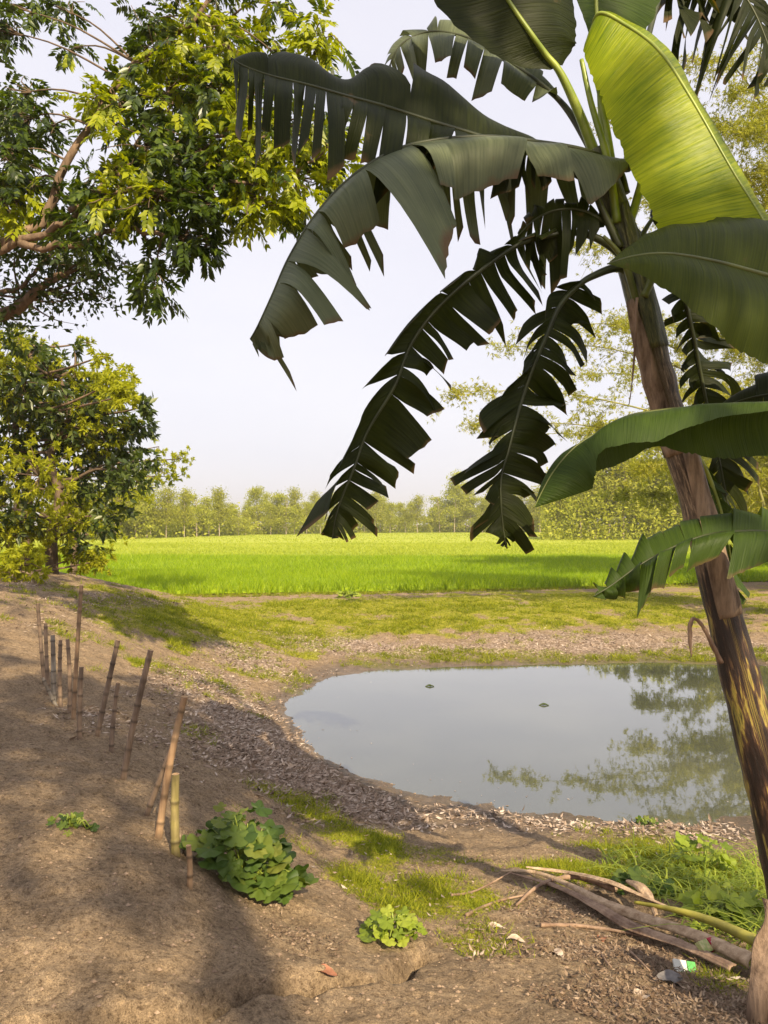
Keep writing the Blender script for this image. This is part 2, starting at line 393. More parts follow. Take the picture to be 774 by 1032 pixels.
b2 = N(nt, 'ShaderNodeBump', i_Strength=1.0, i_Distance=.022); nt.links.new(n3.outputs[0], b2.inputs['Height']); nt.links.new(b1.outputs[0], b2.inputs['Normal'])
b3 = N(nt, 'ShaderNodeBump', i_Strength=1.0, i_Distance=.007); nt.links.new(n4.outputs[0], b3.inputs['Height']); nt.links.new(b2.outputs[0], b3.inputs['Normal'])
nt.links.new(b3.outputs[0], b.inputs['Normal']); nt.links.new(b.outputs[0], o.inputs[0])
tag(g.build('ground', m), kind='structure')

# water
m, nt, o = nmat('pond_water')
tc = N(nt, 'ShaderNodeTexCoord')
b = N(nt, 'ShaderNodeBsdfPrincipled', i_Roughness=.02, i_IOR=1.33)
wnz = N(nt, 'ShaderNodeTexNoise', i_Scale=.5, i_Detail=3.0); nt.links.new(tc.outputs['Object'], wnz.inputs[0])
nt.links.new(ramp(nt, wnz.outputs[0], [(.35, (.06, .066, .052)), (.65, (.09, .096, .074))]).outputs[0], b.inputs['Base Color'])
b.inputs['Specular IOR Level'].default_value = 1.0; b.inputs['Coat Weight'].default_value = .6; b.inputs['Coat Roughness'].default_value = .01; b.inputs['Coat IOR'].default_value = 1.5
w1 = N(nt, 'ShaderNodeTexNoise', i_Scale=5.0, i_Detail=3.0); nt.links.new(tc.outputs['Object'], w1.inputs[0])
bp = N(nt, 'ShaderNodeBump', i_Strength=.06, i_Distance=.01); nt.links.new(w1.outputs[0], bp.inputs['Height'])
nt.links.new(bp.outputs[0], b.inputs['Normal']); nt.links.new(b.outputs[0], o.inputs[0])
wm = MB(); big = pc + (pond - pc) * 1.12
wm.add([(*pc, WZ)] + [(x, y, WZ) for x, y in big], None, [(0, i + 1, (i + 1) % len(big) + 1) for i in range(len(big))])
tag(wm.build('pond_water', m, smooth=False), kind='structure')

# ------------------------------------------------------------------ rice field
rice = leaf_mat('rice_blades', [(.12, .20, .005), (.24, .34, .008), (.38, .46, .012)], .45, (1.5, 1.5, .5), .5, .3, .25)
m, nt, o = nmat('rice_canopy')
tc = N(nt, 'ShaderNodeTexCoord'); mp = N(nt, 'ShaderNodeMapping'); mp.inputs['Scale'].default_value = (1, .25, 1); nt.links.new(tc.outputs['Object'], mp.inputs[0])
a1 = N(nt, 'ShaderNodeTexNoise', i_Scale=6.0, i_Detail=6.0); nt.links.new(tc.outputs['Object'], a1.inputs[0])
a2 = N(nt, 'ShaderNodeTexNoise', i_Scale=.05, i_Detail=4.0); nt.links.new(mp.outputs[0], a2.inputs[0])
cc = ramp(nt, a1.outputs[0], [(.3, (.10, .17, .006)), (.55, (.22, .32, .010)), (.75, (.30, .40, .02))]).outputs[0]
cc = mixc(nt, a2.outputs[0], cc, (.30, .38, .012))
sx = N(nt, 'ShaderNodeSeparateXYZ'); nt.links.new(tc.outputs['Object'], sx.inputs[0])
pl_ = N(nt, 'ShaderNodeMapRange'); nt.links.new(mth(nt, 'ADD', sx.outputs[1], mth(nt, 'MULTIPLY', a2.outputs[0], 14.)), pl_.inputs[0]); pl_.inputs[1].default_value = 48; pl_.inputs[2].default_value = 70
cc = mixc(nt, mth(nt, 'MULTIPLY', pl_.outputs[0], .75), cc, (.42, .45, .06))
b = N(nt, 'ShaderNodeBsdfPrincipled', i_Roughness=.8); b.inputs['Specular IOR Level'].default_value = .1
nt.links.new(cc, b.inputs['Base Color'])
bp = N(nt, 'ShaderNodeBump', i_Strength=1, i_Distance=.15); nt.links.new(a1.outputs[0], bp.inputs['Height']); nt.links.new(bp.outputs[0], b.inputs['Normal'])
nt.links.new(b.outputs[0], o.inputs[0])
cm = MB(); cx_ = np.concatenate([-far(20, 300, 14)[::-1], np.linspace(-18, 18, 25), far(20, 300, 14)])
rows = []
for k, t in enumerate(np.concatenate([[0.25, .5], far(1, 230, 40)])):
    yy = fedge(cx_) * max(0, 1 - t / 200) + 22.5 * min(1, t / 200) + t
    rows.append(np.c_[cx_, yy, np.full(len(cx_), -.45 + .19 * min(1, (k + .3) / 2)) + (fbm(cx_ * .2, yy * .2, 3, 77) * .06)])
rw = np.array(rows); ii = np.arange(rw.shape[0] * rw.shape[1]).reshape(rw.shape[:2])
cm.add(rw.reshape(-1, 3), np.stack([ii[:-1, :-1], ii[:-1, 1:], ii[1:, 1:], ii[1:, :-1]], -1).reshape(-1, 4))
tag(cm.build('rice_field', m), kind='structure')
rb = MB()
def rice_band(y0, y1, sp, nb, hh, ww):
    ry = np.arange(y0, y1, sp)
    pts = []
    for y in ry:
        x = np.arange(-.54 * y - 3, .54 * y + 3, sp); pts.append(np.c_[x, np.full(len(x), y)])
    p = np.concatenate(pts); p += R.normal(scale=sp * .22, size=p.shape); p = p[p[:, 1] > fedge(p[:, 0])]
    n = len(p); p = np.repeat(p, nb, 0); n2 = len(p)
    base = np.c_[p + R.normal(scale=sp * .12, size=p.shape), np.full(n2, -.45)]
    a = R.uniform(0, 6.283, n2); tl = R.uniform(.1, .6, n2)
    h_ = hh * R.uniform(.75, 1.15, n2) * (1 + .5 * fbm(base[:, 0] * .3, base[:, 1] * .3, 2, 8))
    d = np.c_[np.cos(a) * tl, np.sin(a) * tl, np.ones(n2)]
    s = np.c_[-np.sin(a), np.cos(a), np.zeros(n2)] * ww / 2
    s2 = norm(np.c_[R.normal(size=(n2, 2)), np.zeros(n2)]) * ww / 2
    md = base + d * h_[:, None] * .6; tp = base + d * np.c_[h_ * 1.35, h_ * 1.35, h_ * .97]
    v = np.stack([base - s2, base + s2, md + s2, md - s2, tp], 1)
    bi = np.arange(n2)[:, None] * 5
    rb.add(v.reshape(-1, 3), bi + np.array([[0, 1, 2, 3]]), bi + np.array([[3, 2, 4]]))
rice_band(20.5, 30, .2, 9, .40, .016)
rice_band(30, 44, .27, 8, .38, .024)
rb2 = rb; rb = MB()
rice_band(44, 75, .5, 8, .33, .05)
rice_band(75, 190, 1.3, 5, .30, .14)
rice_yel = leaf_mat('yellow_rice', [(.22, .28, .02), (.34, .40, .035), (.46, .48, .06)], .4, (1.2, 1.2, .7), .6, .2, .12)  # blades past the near field take a yellower colour
tag(rb.build('yellow_rice', rice_yel), 'yellower rice in the far part of the paddy', 'rice', kind='stuff'); rb = rb2
tag(rb.build('rice_blades', rice), 'bright green young rice standing in the paddy beyond the pond', 'rice', kind='stuff')

# ------------------------------------------------------------------ grass, litter and clods on the ground
def scatter(n, fn, x0, x1, y0, y1, view=True):
    """rejection sampling on the ground, denser near the camera"""
    out = []
    got = 0
    while got < n:
        k = n * 3
        y = y0 * (y1 / y0) ** R.random(k) if view else R.uniform(y0, y1, k)
        x = R.uniform(-1, 1, k) * (.52 * y + .6) if view else R.uniform(x0, x1, k)
        ok = R.random(k) < fn(x, y); out.append(np.c_[x, y][ok]); got += ok.sum()
        if len(out) > 60: break
    p = np.concatenate(out)[:n]; return p
grass_m = leaf_mat('short_grass', [(.08, .11, .008), (.22, .25, .014), (.42, .40, .03)], .35, (1.4, 1.5, .5), .6, .2, 1.5)
gb = MB()
def land(x, y): return H(x, y, False) > WZ + .03
def tufts(n, fn, h0, nb, w, y0, y1):
    p = scatter(n, fn, 0, 0, y0, y1); z = H(p[:, 0], p[:, 1]); ok = z > WZ + .02; p = p[ok]; z = z[ok]
    b3_ = np.repeat(np.c_[p, z - .005], nb, 0); k = len(b3_)
    b3_[:, :2] += R.normal(scale=h0 * .5, size=(k, 2))
    d = norm(np.c_[R.normal(size=(k, 2)) * .8, np.ones(k) * .8])
    L = h0 * R.uniform(.5, 1.4, k) * (.7 + .05 * b3_[:, 1]); s = norm(np.c_[R.normal(size=(k, 2)), np.zeros(k)]) * (w * (.6 + .09 * b3_[:, 1]))[:, None]
    v = np.stack([b3_ - s, b3_ + s, b3_ + d * L[:, None] + np.c_[d[:, :2] * .3 * L[:, None], np.zeros(k)]], 1)
    gb.add(v.reshape(-1, 3), None, np.arange(k * 3).reshape(-1, 3))
tufts(9000, lambda x, y: (zgrass(x, y) * np.clip(fbm(x * 3, y * 3, 3, 61) * 5, 0, 1)), .06, 7, .0035, 2.3, 20)
tufts(50000, lambda x, y: zgrass(x, y) ** 1.5 * .9, .028, 5, .0022, 2.3, 22.5)
tag(gb.build('grass', grass_m), 'short yellow green grass and moss in patches around the pond', 'grass', kind='stuff')
# taller wisps along the field bund
gb = MB()
def bund(x, y): return np.exp(-((y - fedge(x) + .25) / .25) ** 2)
tufts(2600, bund, .055, 6, .003, 18, 26)
tag(gb.build('bund_grass', grass_m), 'ragged grass fringe along the low bund at the rice edge', 'grass', kind='stuff')

lit_m = leaf_mat('dry_litter', [(.09, .062, .045), (.23, .16, .11), (.42, .32, .25), (.74, .64, .55)], .1, (1, 1, 1), .8, .15, 1.0)
lb = MB()
def litter(n, fn, L, y0, y1, lift=.012):
    p = scatter(n, fn, 0, 0, y0, y1); z = H(p[:, 0], p[:, 1]); ok = z > WZ + .0; p = p[ok]; z = z[ok]; k = len(p)
    d = norm(np.c_[R.normal(size=(k, 2)), R.normal(size=k) * .25]); nn = norm(np.c_[R.normal(size=(k, 2)) * .35, np.ones(k)])
    l_ = L * R.uniform(.5, 1.5, k); leaves(lb, np.c_[p, z + lift * R.random(k)], d, nn, l_, l_ * R.uniform(.2, .45, k), fold=-.25)
litter(34000, lambda x, y: zlit(x, y) ** 1.3, .055, 5.2, 21)
litter(2500, lambda x, y: zgrass(x, y) ** .5, .03, 2.5, 21, .03)
tag(lb.build('leaf_litter', lit_m), 'pale dry fallen leaves spread over the pond bank', 'leaf litter', kind='stuff')
mul_m = leaf_mat('brown_mulch', [(.05, .032, .022), (.13, .085, .055), (.24, .165, .11), (.46, .36, .27)], .05, (1, 1, 1), .85, .15, 1.5)
lb = MB(); litter(9000, lambda x, y: zlit(x, y) ** .7, .022, 2.3, 5.6)
litter(2500, lambda x, y: np.full(x.shape, .15) * (fbm(x * 1.2, y * 1.2, 3, 88) > -.05), .02, 2.3, 12, .004)
tag(lb.build('mulch', mul_m), 'dark brown crumbled mulch around the fallen stalk', 'mulch', kind='stuff')
clod = flat_mat('soil_clods', (.36, .26, .18), .95, (.20, .14, .10), 20)
cb = MB()
p = scatter(7000, lambda x, y: np.full(x.shape, .3) * (zgrass(x, y) < .5), 0, 0, 2.2, 12); z = H(p[:, 0], p[:, 1])
oct_ = np.array([(1, 0, 0), (0, 1, 0), (-1, 0, 0), (0, -1, 0), (0, 0, .7), (0, 0, -.7)], float)
of = [(0, 1, 4), (1, 2, 4), (2, 3, 4), (3, 0, 4), (1, 0, 5), (2, 1, 5), (3, 2, 5), (0, 3, 5)]
s = .0034 * np.exp(R.normal(size=len(p)) * .55) * (1 + .12 * p[:, 1]); s = np.minimum(s, .011)
v = oct_[None] * R.uniform(.6, 1.3, (len(p), 6, 1)) * s[:, None, None] + np.c_[p, z + s * .2][:, None, :]
cb.add(v.reshape(-1, 3), None, (np.arange(len(p))[:, None, None] * 6 + np.array(of)[None]).reshape(-1, 3))
tag(cb.build('soil_clods', clod, smooth=False), 'small crumbs of dry soil lying over the bare ground', 'soil crumbs', kind='stuff')

R = np.random.default_rng(100)
# ------------------------------------------------------------------ trees
bark = bark_mat('tree_bark', (.08, .055, .038), (.28, .19, .125), 14, bump=.9)
bark_pale = bark_mat('pale_bark', (.25, .20, .15), (.5, .42, .33), 5)
twig_m = bark_mat('twig_bark', (.07, .05, .035), (.2, .14, .09), 12)

def compound(mb, base, ax, n_l, Lr, ll, lw, droop=.5):
    """pinnate leaves: arrays of rachis bases and axes; leaflets in pairs along each rachis"""
    k = len(base); ax = norm(ax)
    side = norm(np.cross(ax, np.array([0, 0, 1.0]) + R.normal(size=(k, 3)) * .3)); upn = norm(np.cross(side, ax))
    for i in range(n_l):
        t = (i + 1) / n_l
        for sg in (-1, 1):
            c = base + ax * (Lr * t)[:, None] - np.array([0, 0, 1.0]) * (droop * Lr * t ** 2 * .5)[:, None]
            d = side * sg + ax * (.45 + .5 * t) - np.array([0, 0, 1.0]) * (.25 + .3 * R.random((k, 1))) + R.normal(size=(k, 3)) * .15
            sc_ = (.75 + .5 * math.sin(t * 2.6)) * R.uniform(.8, 1.2, k)
            leaves(mb, c, d, upn + R.normal(size=(k, 3)) * .25, ll * sc_, lw * sc_, fold=.12, droop=.12)

# --- large pinnate-leaved tree whose boughs reach in at the upper left
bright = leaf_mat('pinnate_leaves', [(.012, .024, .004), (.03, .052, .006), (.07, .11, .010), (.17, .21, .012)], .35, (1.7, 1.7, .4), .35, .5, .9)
sunlit_m = leaf_mat('sunlit_pinnate_leaves', [(.10, .14, .006), (.25, .29, .008), (.44, .46, .015)], .42, (1.6, 1.6, .3), .4, .4, .9)  # lighter leaf colour that paints the sunlit parts of the crown
small_dark = leaf_mat('small_dark_leaves', [(.018, .032, .010), (.05, .075, .018), (.11, .13, .03)], .25, None, .5, .3)
root = empty('pinnate_tree', (-6.4, 7.6, float(H(-6.4, 7.6)[0])), 'large tree with feathery bright leaves arching in at the upper left', 'tree')
wood = MB()
trunk_top = np.array([-6.2, 7.6, 3.6])
tube(wood, catmull([root.location - Vector((0, 0, .2)), (-6.45, 7.65, 1.8), trunk_top, (-5.6, 8.0, 6.5), (-5.2, 8.6, 9.2)], 24), np.linspace(.30, .10, 24), 12, lump=.03)
def limb(pts, r0, r1, n=26):
    c = catmull(pts, n); c[2:-1] += R.normal(scale=.012, size=(n - 3, 3)); tube(wood, c, np.linspace(r0, r1, n), 8, lump=.05); return c
limbs = [limb([trunk_top, P(-60, 285, 7.2), P(10, 240, 7.0), P(45, 222, 7.0), P(60, 180, 7.0), P(90, 127, 7.05), P(132, 68, 7.1), P(170, 40, 7.1), P(205, 10, 7.2), P(230, -40, 7.4)], .052, .018),
         limb([P(-20, 262, 7.1), P(30, 240, 6.9), P(70, 222, 6.8), P(110, 180, 6.9), P(130, 160, 7.0), P(150, 125, 7.2), P(190, 60, 7.4), P(230, 20, 7.6)], .038, .01),
         limb([P(90, 200, 6.9), P(125, 172, 6.9), P(160, 152, 6.8), P(215, 137, 6.8), P(260, 140, 6.7), P(300, 120, 6.7)], .03, .008),
         limb([P(70, 212, 6.8), P(135, 190, 6.7), P(170, 193, 6.6), P(230, 185, 6.6), P(290, 180, 6.6), P(330, 150, 6.7)], .03, .008),
         limb([P(20, 245, 6.9), P(60, 250, 6.8), P(120, 232, 6.7), P(180, 240, 6.6), P(210, 240, 6.6)], .035, .010),
         limb([P(0, 320, 8.2), P(30, 305, 8.1), P(60, 275, 8.0), P(100, 262, 8.0)], .035, .008),
         limb([P(-40, 300, 8.0), P(20, 290, 8.0), P(60, 240, 8.1)], .04, .01)]
allp = np.concatenate(limbs)
clus = [(0, 30, 22, 18, 8.0), (15, 8, 20, 14, 8), (60, 8, 28, 10, 8), (70, 48, 8, 8, 8), (150, 20, 18, 12, 8),
        (160, 55, 32, 34, 7.2), (200, 25, 46, 32, 7.3), (235, 50, 36, 38, 7.4), (125, 105, 24, 24, 7.0), (175, 100, 50, 34, 7.1), (215, 95, 45, 40, 7.2), (245, 115, 36, 34, 7.0),
        (100, 105, 16, 20, 7.0), (150, 150, 46, 30, 6.9), (205, 160, 46, 32, 6.8), (255, 160, 40, 34, 6.7), (292, 135, 34, 32, 6.7), (325, 135, 26, 30, 6.8), (345, 175, 16, 18, 6.9),
        (300, 185, 30, 24, 6.7), (262, 205, 32, 24, 6.6), (215, 205, 46, 26, 6.6), (160, 200, 45, 26, 6.6), (110, 200, 34, 24, 6.7), (190, 240, 26, 20, 6.6), (208, 250, 12, 12, 6.6),
        (155, 285, 17, 16, 6.7), (150, 265, 6, 14, 6.7), (95, 180, 20, 14, 6.9), (85, 230, 30, 20, 6.8), (60, 200, 10, 8, 7.1), (20, 120, 34, 30, 7.6), (8, 155, 36, 30, 7.4), (30, 190, 26, 24, 7.3), (0, 200, 30, 40, 7.2),
        (15, 95, 20, 20, 7.7), (48, 130, 10, 16, 7.5), (275, 3, 16, 10, 7.4), (316, 30, 18, 20, 6.6), (318, 50, 12, 10, 6.6), (285, 60, 10, 24, 7.3), (215, -30, 80, 26, 7.6), (60, 225, 26, 16, 7.2)]
fm = MB(); tw = MB(); fy = MB()
LIT_SPOTS = [(100, 110), (170, 75), (205, 25), (225, 60), (250, 20), (262, 205), (320, 140), (316, 35), (345, 175), (255, 150), (130, 190), (300, 185), (235, 110), (95, 90), (20, 215)]  # spots whose leaves take the painted sunlit colour
for px, py, rx, ry, Y in clus:
    a = rx * ry / 900.; n = int(56 * a) + 10
    e = R.normal(size=(n, 3)) * .52; c = np.array([P(px + e[i, 0] * rx, py + e[i, 1] * ry, Y + e[i, 2] * min(rx, ry) / F * Y * 1.6) for i in range(n)])
    ctr = P(px, py, Y); j = allp[np.argmin(((allp - ctr) ** 2).sum(1))]
    mid = (j + ctr) / 2 + np.array([0, 0, .08]); tube(tw, catmull([j, mid, ctr], 8), np.linspace(.012, .005, 8), 5)
    for i in range(0, n, 4): tube(tw, catmull([ctr * .6 + mid * .4, (ctr + c[i]) / 2 + R.normal(size=3) * .03, c[i]], 5), np.linspace(.006, .003, 5), 4)
    out = norm(c - ctr + R.normal(size=(n, 3)) * .12)
    pxy = np.c_[c[:, 0] / c[:, 1] * F + CX, HY - (c[:, 2] - CZ) / c[:, 1] * F]
    is_lit = np.array([min(math.hypot(q[0] - a_, q[1] - b_) for a_, b_ in LIT_SPOTS) < R.uniform(10, 46) for q in pxy])
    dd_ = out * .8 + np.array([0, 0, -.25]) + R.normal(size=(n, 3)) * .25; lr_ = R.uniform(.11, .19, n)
    for mb_, k_ in ((fm, ~is_lit), (fy, is_lit)):
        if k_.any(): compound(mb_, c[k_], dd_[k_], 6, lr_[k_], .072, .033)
# crown above and beside the frame, in bigger tufts
n = 2000
e = norm(R.normal(size=(n, 3))) * (R.random((n, 1)) ** .4); c = np.array([-6.6, 8.6, 8.4]) + e * np.array([3.0, 3.0, 2.2])
keep = (c[:, 2] - CZ) / np.maximum(c[:, 1], .1) * F > 680
keep &= fbm(c[:, 0] * .9 + c[:, 2], c[:, 1] * .9, 3, 12) > .0
c = c[keep]; n = len(c); e = e[keep]
for q_, r_q, n_q in [((-0.7, 8.6, 12.2), 1.15, 300)]:  # unseen tuft and limb added above the frame to shade the field
    ee = norm(R.normal(size=(n_q, 3))); c = np.concatenate([c, np.array(q_) + ee * r_q * R.random((n_q, 1)) ** .4]); e = np.concatenate([e, ee]); n += n_q
    tube(wood, catmull([(-5.2, 8.6, 9.2), (np.array(q_) + np.array([-5.2, 8.6, 9.2])) / 2 + [0, 0, .3], q_], 12), np.linspace(.06, .015, 12), 6)
compound(fm, c, e + np.array([0, 0, -.3]) + R.normal(size=(n, 3)) * .4, 5, R.uniform(.16, .26, n), .13, .05)
part(wood, 'trunk', bark, root); part(tw, 'twigs', twig_m, root); part(fm, 'crown', bright, root); part(fy, 'sunlit_leaves', sunlit_m, root)
# small-leaved darker bough below it
root = empty('small_leaved_tree', (-7.6, 8.6, float(H(-7.6, 8.6)[0])), 'tree with small dark leaves hanging under the feathery boughs at left', 'tree')
wd = MB(); tube(wd, catmull([root.location - Vector((0, 0, .2)), (-7.4, 8.5, 2), P(-130, 330, 8.3), P(0, 318, 8.1), P(40, 290, 8), P(80, 270, 8)], 24), np.linspace(.16, .015, 24), 8, lump=.04)
fm = MB()
for px, py, rx, ry, nn_ in [(20, 245, 40, 22, 500), (60, 262, 34, 22, 420), (95, 275, 26, 18, 260), (105, 300, 12, 14, 70), (35, 295, 34, 20, 260), (75, 300, 22, 18, 150), (5, 320, 30, 14, 180), (55, 322, 10, 6, 20), (-50, 300, 50, 50, 500), (125, 265, 10, 10, 50)]:
    e = R.normal(size=(nn_, 3)) * .5; Y = 8.1
    c = np.c_[(px + e[:, 0] * rx - CX) / F * Y, Y + e[:, 2] * .45, CZ + (HY - py - e[:, 1] * ry) / F * Y]
    leaves(fm, c, rdir(nn_, -.3), rdir(nn_, .8), R.uniform(.06, .11, nn_), R.uniform(.03, .045, nn_))
    ctr = P(px, py, Y); tube(wd, catmull([P(20, 300, 8.05), (P(20, 300, 8.05) + ctr) / 2 + R.normal(size=3) * .06, ctr], 8), np.linspace(.014, .004, 8), 5)
    for i in range(0, nn_, 14): tube(wd, [ctr, (ctr + c[i]) / 2 + R.normal(size=3) * .02, c[i]], [.004, .003, .002], 4)
part(wd, 'trunk', bark, root); part(fm, 'crown', small_dark, root)

R = np.random.default_rng(101)
# --- generic crown builder: clusters of leaves in tufts around branch tips
def crown_tree(name, label, base, trunk_pts, r0, blobs_, leafm, barkm, L, Wd, per, group=None, whorl=6, cat='tree', zb=-.2):
    root = empty(name, base, label, cat, group)
    wd = MB(); tr = catmull([Vector(base) - Vector((0, 0, .25))] + trunk_pts, 22); tube(wd, tr, np.linspace(r0, r0 * .3, 22), 10, lump=.05)
    fm = MB()
    for (bx, by, bz, br, n_) in blobs_:
        ctr = np.array([bx, by, bz]); d = np.linalg.norm(tr - ctr, axis=1) + .5 * np.maximum(0, tr[:, 2] - ctr[2]); j = tr[np.argmin(d)]
        mid = (j + ctr) / 2 + R.normal(size=3) * .15; tube(wd, catmull([j, mid, ctr], 9), np.linspace(r0 * .3, .012, 9), 6, lump=.05)
        e = norm(R.normal(size=(n_, 3))) * (R.random((n_, 1)) ** .45) * br * np.array([1, 1, .8]); c = ctr + e
        for i in range(0, n_, 5): tube(wd, [ctr, (ctr + c[i]) / 2 + R.normal(size=3) * .05, c[i]], [.012, .008, .004], 4)
        cc_ = np.repeat(c, whorl, 0); k = len(cc_)
        dirs = norm(np.repeat(norm(e), whorl, 0) * .6 + rdir(k, zb) * 1.0)
        leaves(fm, cc_ + R.normal(scale=L * .15, size=(k, 3)), dirs, rdir(k, 1.2), L * R.uniform(.7, 1.25, k), Wd * R.uniform(.8, 1.2, k), fold=.12, droop=.1)
    part(wd, 'trunk', barkm, root); part(fm, 'crown', leafm, root)
    return root
# dark broad-leaved tree at the left
dark = leaf_mat('broad_dark_leaves', [(.020, .034, .010), (.045, .07, .014), (.09, .12, .02), (.16, .18, .03)], .25, None, .38, .5, .7)
yb = leaf_mat('yellow_green_leaves', [(.20, .23, .015), (.36, .38, .02), (.52, .52, .04)], .5, (1.3, 1.3, .6), .6, .2, .5)
TY = 16.5
bl = []
for px, py, rp, n_ in [(-10, 400, 40, 34), (25, 385, 35, 34), (60, 375, 26, 26), (30, 430, 45, 60), (80, 420, 38, 52), (10, 480, 40, 40), (60, 475, 42, 46), (105, 400, 26, 26), (115, 440, 36, 54), (140, 430, 18, 22), (145, 410, 9, 8),
                       (100, 480, 32, 40), (130, 480, 24, 26), (148, 465, 12, 10), (110, 520, 24, 18), (15, 520, 30, 22), (-30, 450, 50, 50), (90, 385, 12, 8), (42, 358, 12, 8), (20, 345, 20, 12), (85, 545, 20, 10), (-40, 380, 40, 30), (-60, 500, 50, 30), (75, 350, 7, 4)]:
    q = P(px, py, TY + R.normal() * .6); bl.append((q[0], q[1], q[2], rp / F * TY, int(n_ * 1.45)))
bz = float(H(P(54, 0, TY)[0], TY)[0])
crown_tree('broadleaf_tree', 'dark broad leaved tree with forked trunk behind the left mound', (P(54, 0, TY)[0], TY, bz),
           [P(52, 545, TY), P(60, 500, TY), P(50, 460, TY), P(70, 420, TY), P(60, 380, TY)], .14, bl, dark, twig_m, .20, .085, 1, whorl=8)
# yellow-green fine leaved trees behind it
def fine_tree(px0, Y, label, pts, group=None):
    b_ = P(px0, 0, Y); bl = [(lambda q, rp, n_: (q[0], q[1], q[2], rp / F * Y, int(n_ * 1.25)))(P(px, py, Y + R.normal() * 1.3), rp, n_) for px, py, rp, n_ in pts]
    zt = max(b[2] for b in bl)
    return crown_tree('feathery_tree', label, (b_[0], Y, float(H(b_[0], Y)[0])), [(b_[0] + .2, Y, zt * .3), (b_[0] - .1, Y, zt * .6), (b_[0] + .3, Y, zt * .9)], .13, bl, yb, bark, .11, .045, 1, whorl=20, zb=-.4)
fine_tree(20, 16.9, 'yellow green feathery tree rising behind the dark broad leaved one', [(30, 400, 40, 60), (60, 450, 44, 60), (100, 430, 40, 50), (20, 500, 44, 70), (80, 510, 36, 50), (0, 370, 40, 80), (40, 365, 32, 70), (20, 350, 26, 50), (75, 390, 34, 60), (115, 385, 22, 50), (100, 360, 12, 10), (85, 345, 10, 8), (-20, 400, 50, 90), (60, 420, 40, 60), (120, 400, 18, 34), (0, 450, 50, 90), (40, 480, 40, 60), (90, 450, 40, 60)])
fine_tree(70, 24, 'pale feathery tree leaning right toward the rice field from the left grove', [(125, 480, 34, 60), (160, 475, 18, 30), (185, 462, 14, 16), (178, 480, 12, 12), (100, 505, 34, 60), (140, 500, 18, 24), (70, 520, 34, 60), (110, 535, 22, 30), (160, 450, 10, 6)])
fine_tree(-20, 15.8, 'low yellow green bushy tree at the foot of the left grove', [(10, 540, 34, 70), (40, 560, 22, 40), (-20, 520, 50, 90), (80, 560, 22, 40), (20, 570, 24, 50), (60, 530, 26, 40), (100, 565, 18, 30), (-60, 540, 50, 80)])

R = np.random.default_rng(102)
# --- right-hand bamboo whose culms arch over the field
bam_leaf = leaf_mat('bamboo_leaves', [(.13, .16, .02), (.29, .31, .03), (.46, .45, .05), (.52, .46, .10)], .45, (1.2, 1.2, .6), .6, .2, .5)
culm_m = bark_mat('bamboo_culm', (.16, .17, .05), (.34, .32, .12), 4, .5, (1, 1, .1), .1)
def bamboo(label, base, tips, r0, group, dens=1.0, L=.17, up=.85, nfan=7, start=.22, spread=.55):
    root = empty('bamboo_clump', base, label, 'bamboo', group)
    for tip in tips:
        wd = MB(); b0 = np.array(base) + np.r_[R.normal(size=2) * .35, -.1]; tip = np.array(tip)
        mid = b0 + (tip - b0) * np.array([.35, .35, 0]) ; mid[2] = b0[2] + (tip[2] - b0[2]) * up
        c = catmull([b0, b0 * .6 + mid * .4 + np.array([0, 0, (mid[2] - b0[2]) * .12]), mid, mid * .45 + tip * .55 + np.array([0, 0, abs(mid[2] - b0[2]) * .10]), tip], 44)
        tube(wd, c, np.linspace(r0, .004, 44), 6)
        k = int(44 * start); ids = np.arange(k, 44)
        br = []; 
        for i in ids:
            f = (i - k) / (44 - k)
            for _ in range(int(R.integers(1, 4))):
                d = norm(R.normal(size=3) * np.array([1, 1, .5]) + np.array([0, 0, -.1])); ln = spread * (1.5 - f) * R.uniform(.5, 1.3)
                e0 = c[i]; e1 = e0 + d * ln * .6 + np.array([0, 0, .05]); e2 = e0 + d * ln - np.array([0, 0, .25 * ln])
                tube(wd, [e0, e1, e2], [.006, .004, .002], 4, cap=False); br.append((e0, e1, e2))
        # leaf fans
        fans = []
        for e0, e1, e2 in br:
            m_ = max(2, int(7 * dens)); t = R.random((m_, 1)); q = (1 - t) ** 2 * e0 + 2 * t * (1 - t) * e1 + t ** 2 * e2; fans.append(q + R.normal(scale=.07, size=(m_, 3)))
        fans = np.concatenate(fans); cc_ = np.repeat(fans, nfan, 0); k2 = len(cc_)
        dd = norm(np.repeat(rdir(len(fans), -.5), nfan, 0) + R.normal(size=(k2, 3)) * .55)
        fm = MB(); leaves(fm, cc_, dd, rdir(k2, .7), L * R.uniform(.6, 1.3, k2), L * .15 * R.uniform(.8, 1.2, k2), fold=.1, far=True)
        s_ = part(wd, 'culm', culm_m, root)
        f_ = part(fm, 'foliage', bam_leaf, s_)
    return root
BG = 'bamboo clumps on the right of the pond'
bz = lambda x, y: float(H(x, y)[0])
bamboo('tall yellowing bamboo clump arching over the right end of the pond', (10.5, 17.0, bz(10.5, 17)),
       [P(450, 395, 14.5), P(500, 350, 15), P(560, 250, 15), P(600, 120, 15), P(640, 330, 15), P(700, 60, 14), P(735, 90, 14), P(765, 110, 13.6), P(745, 180, 14), P(775, 170, 13.8), P(715, 130, 14.3), P(720, 200, 14.5), P(750, 130, 13.5), P(770, 40, 14), P(800, 250, 14), P(690, 400, 15), P(470, 430, 16), P(560, 330, 15.5), P(640, 210, 16), P(740, 330, 15), P(760, 230, 14)], .045, BG, 2.7, L=.085, nfan=9, spread=.85)
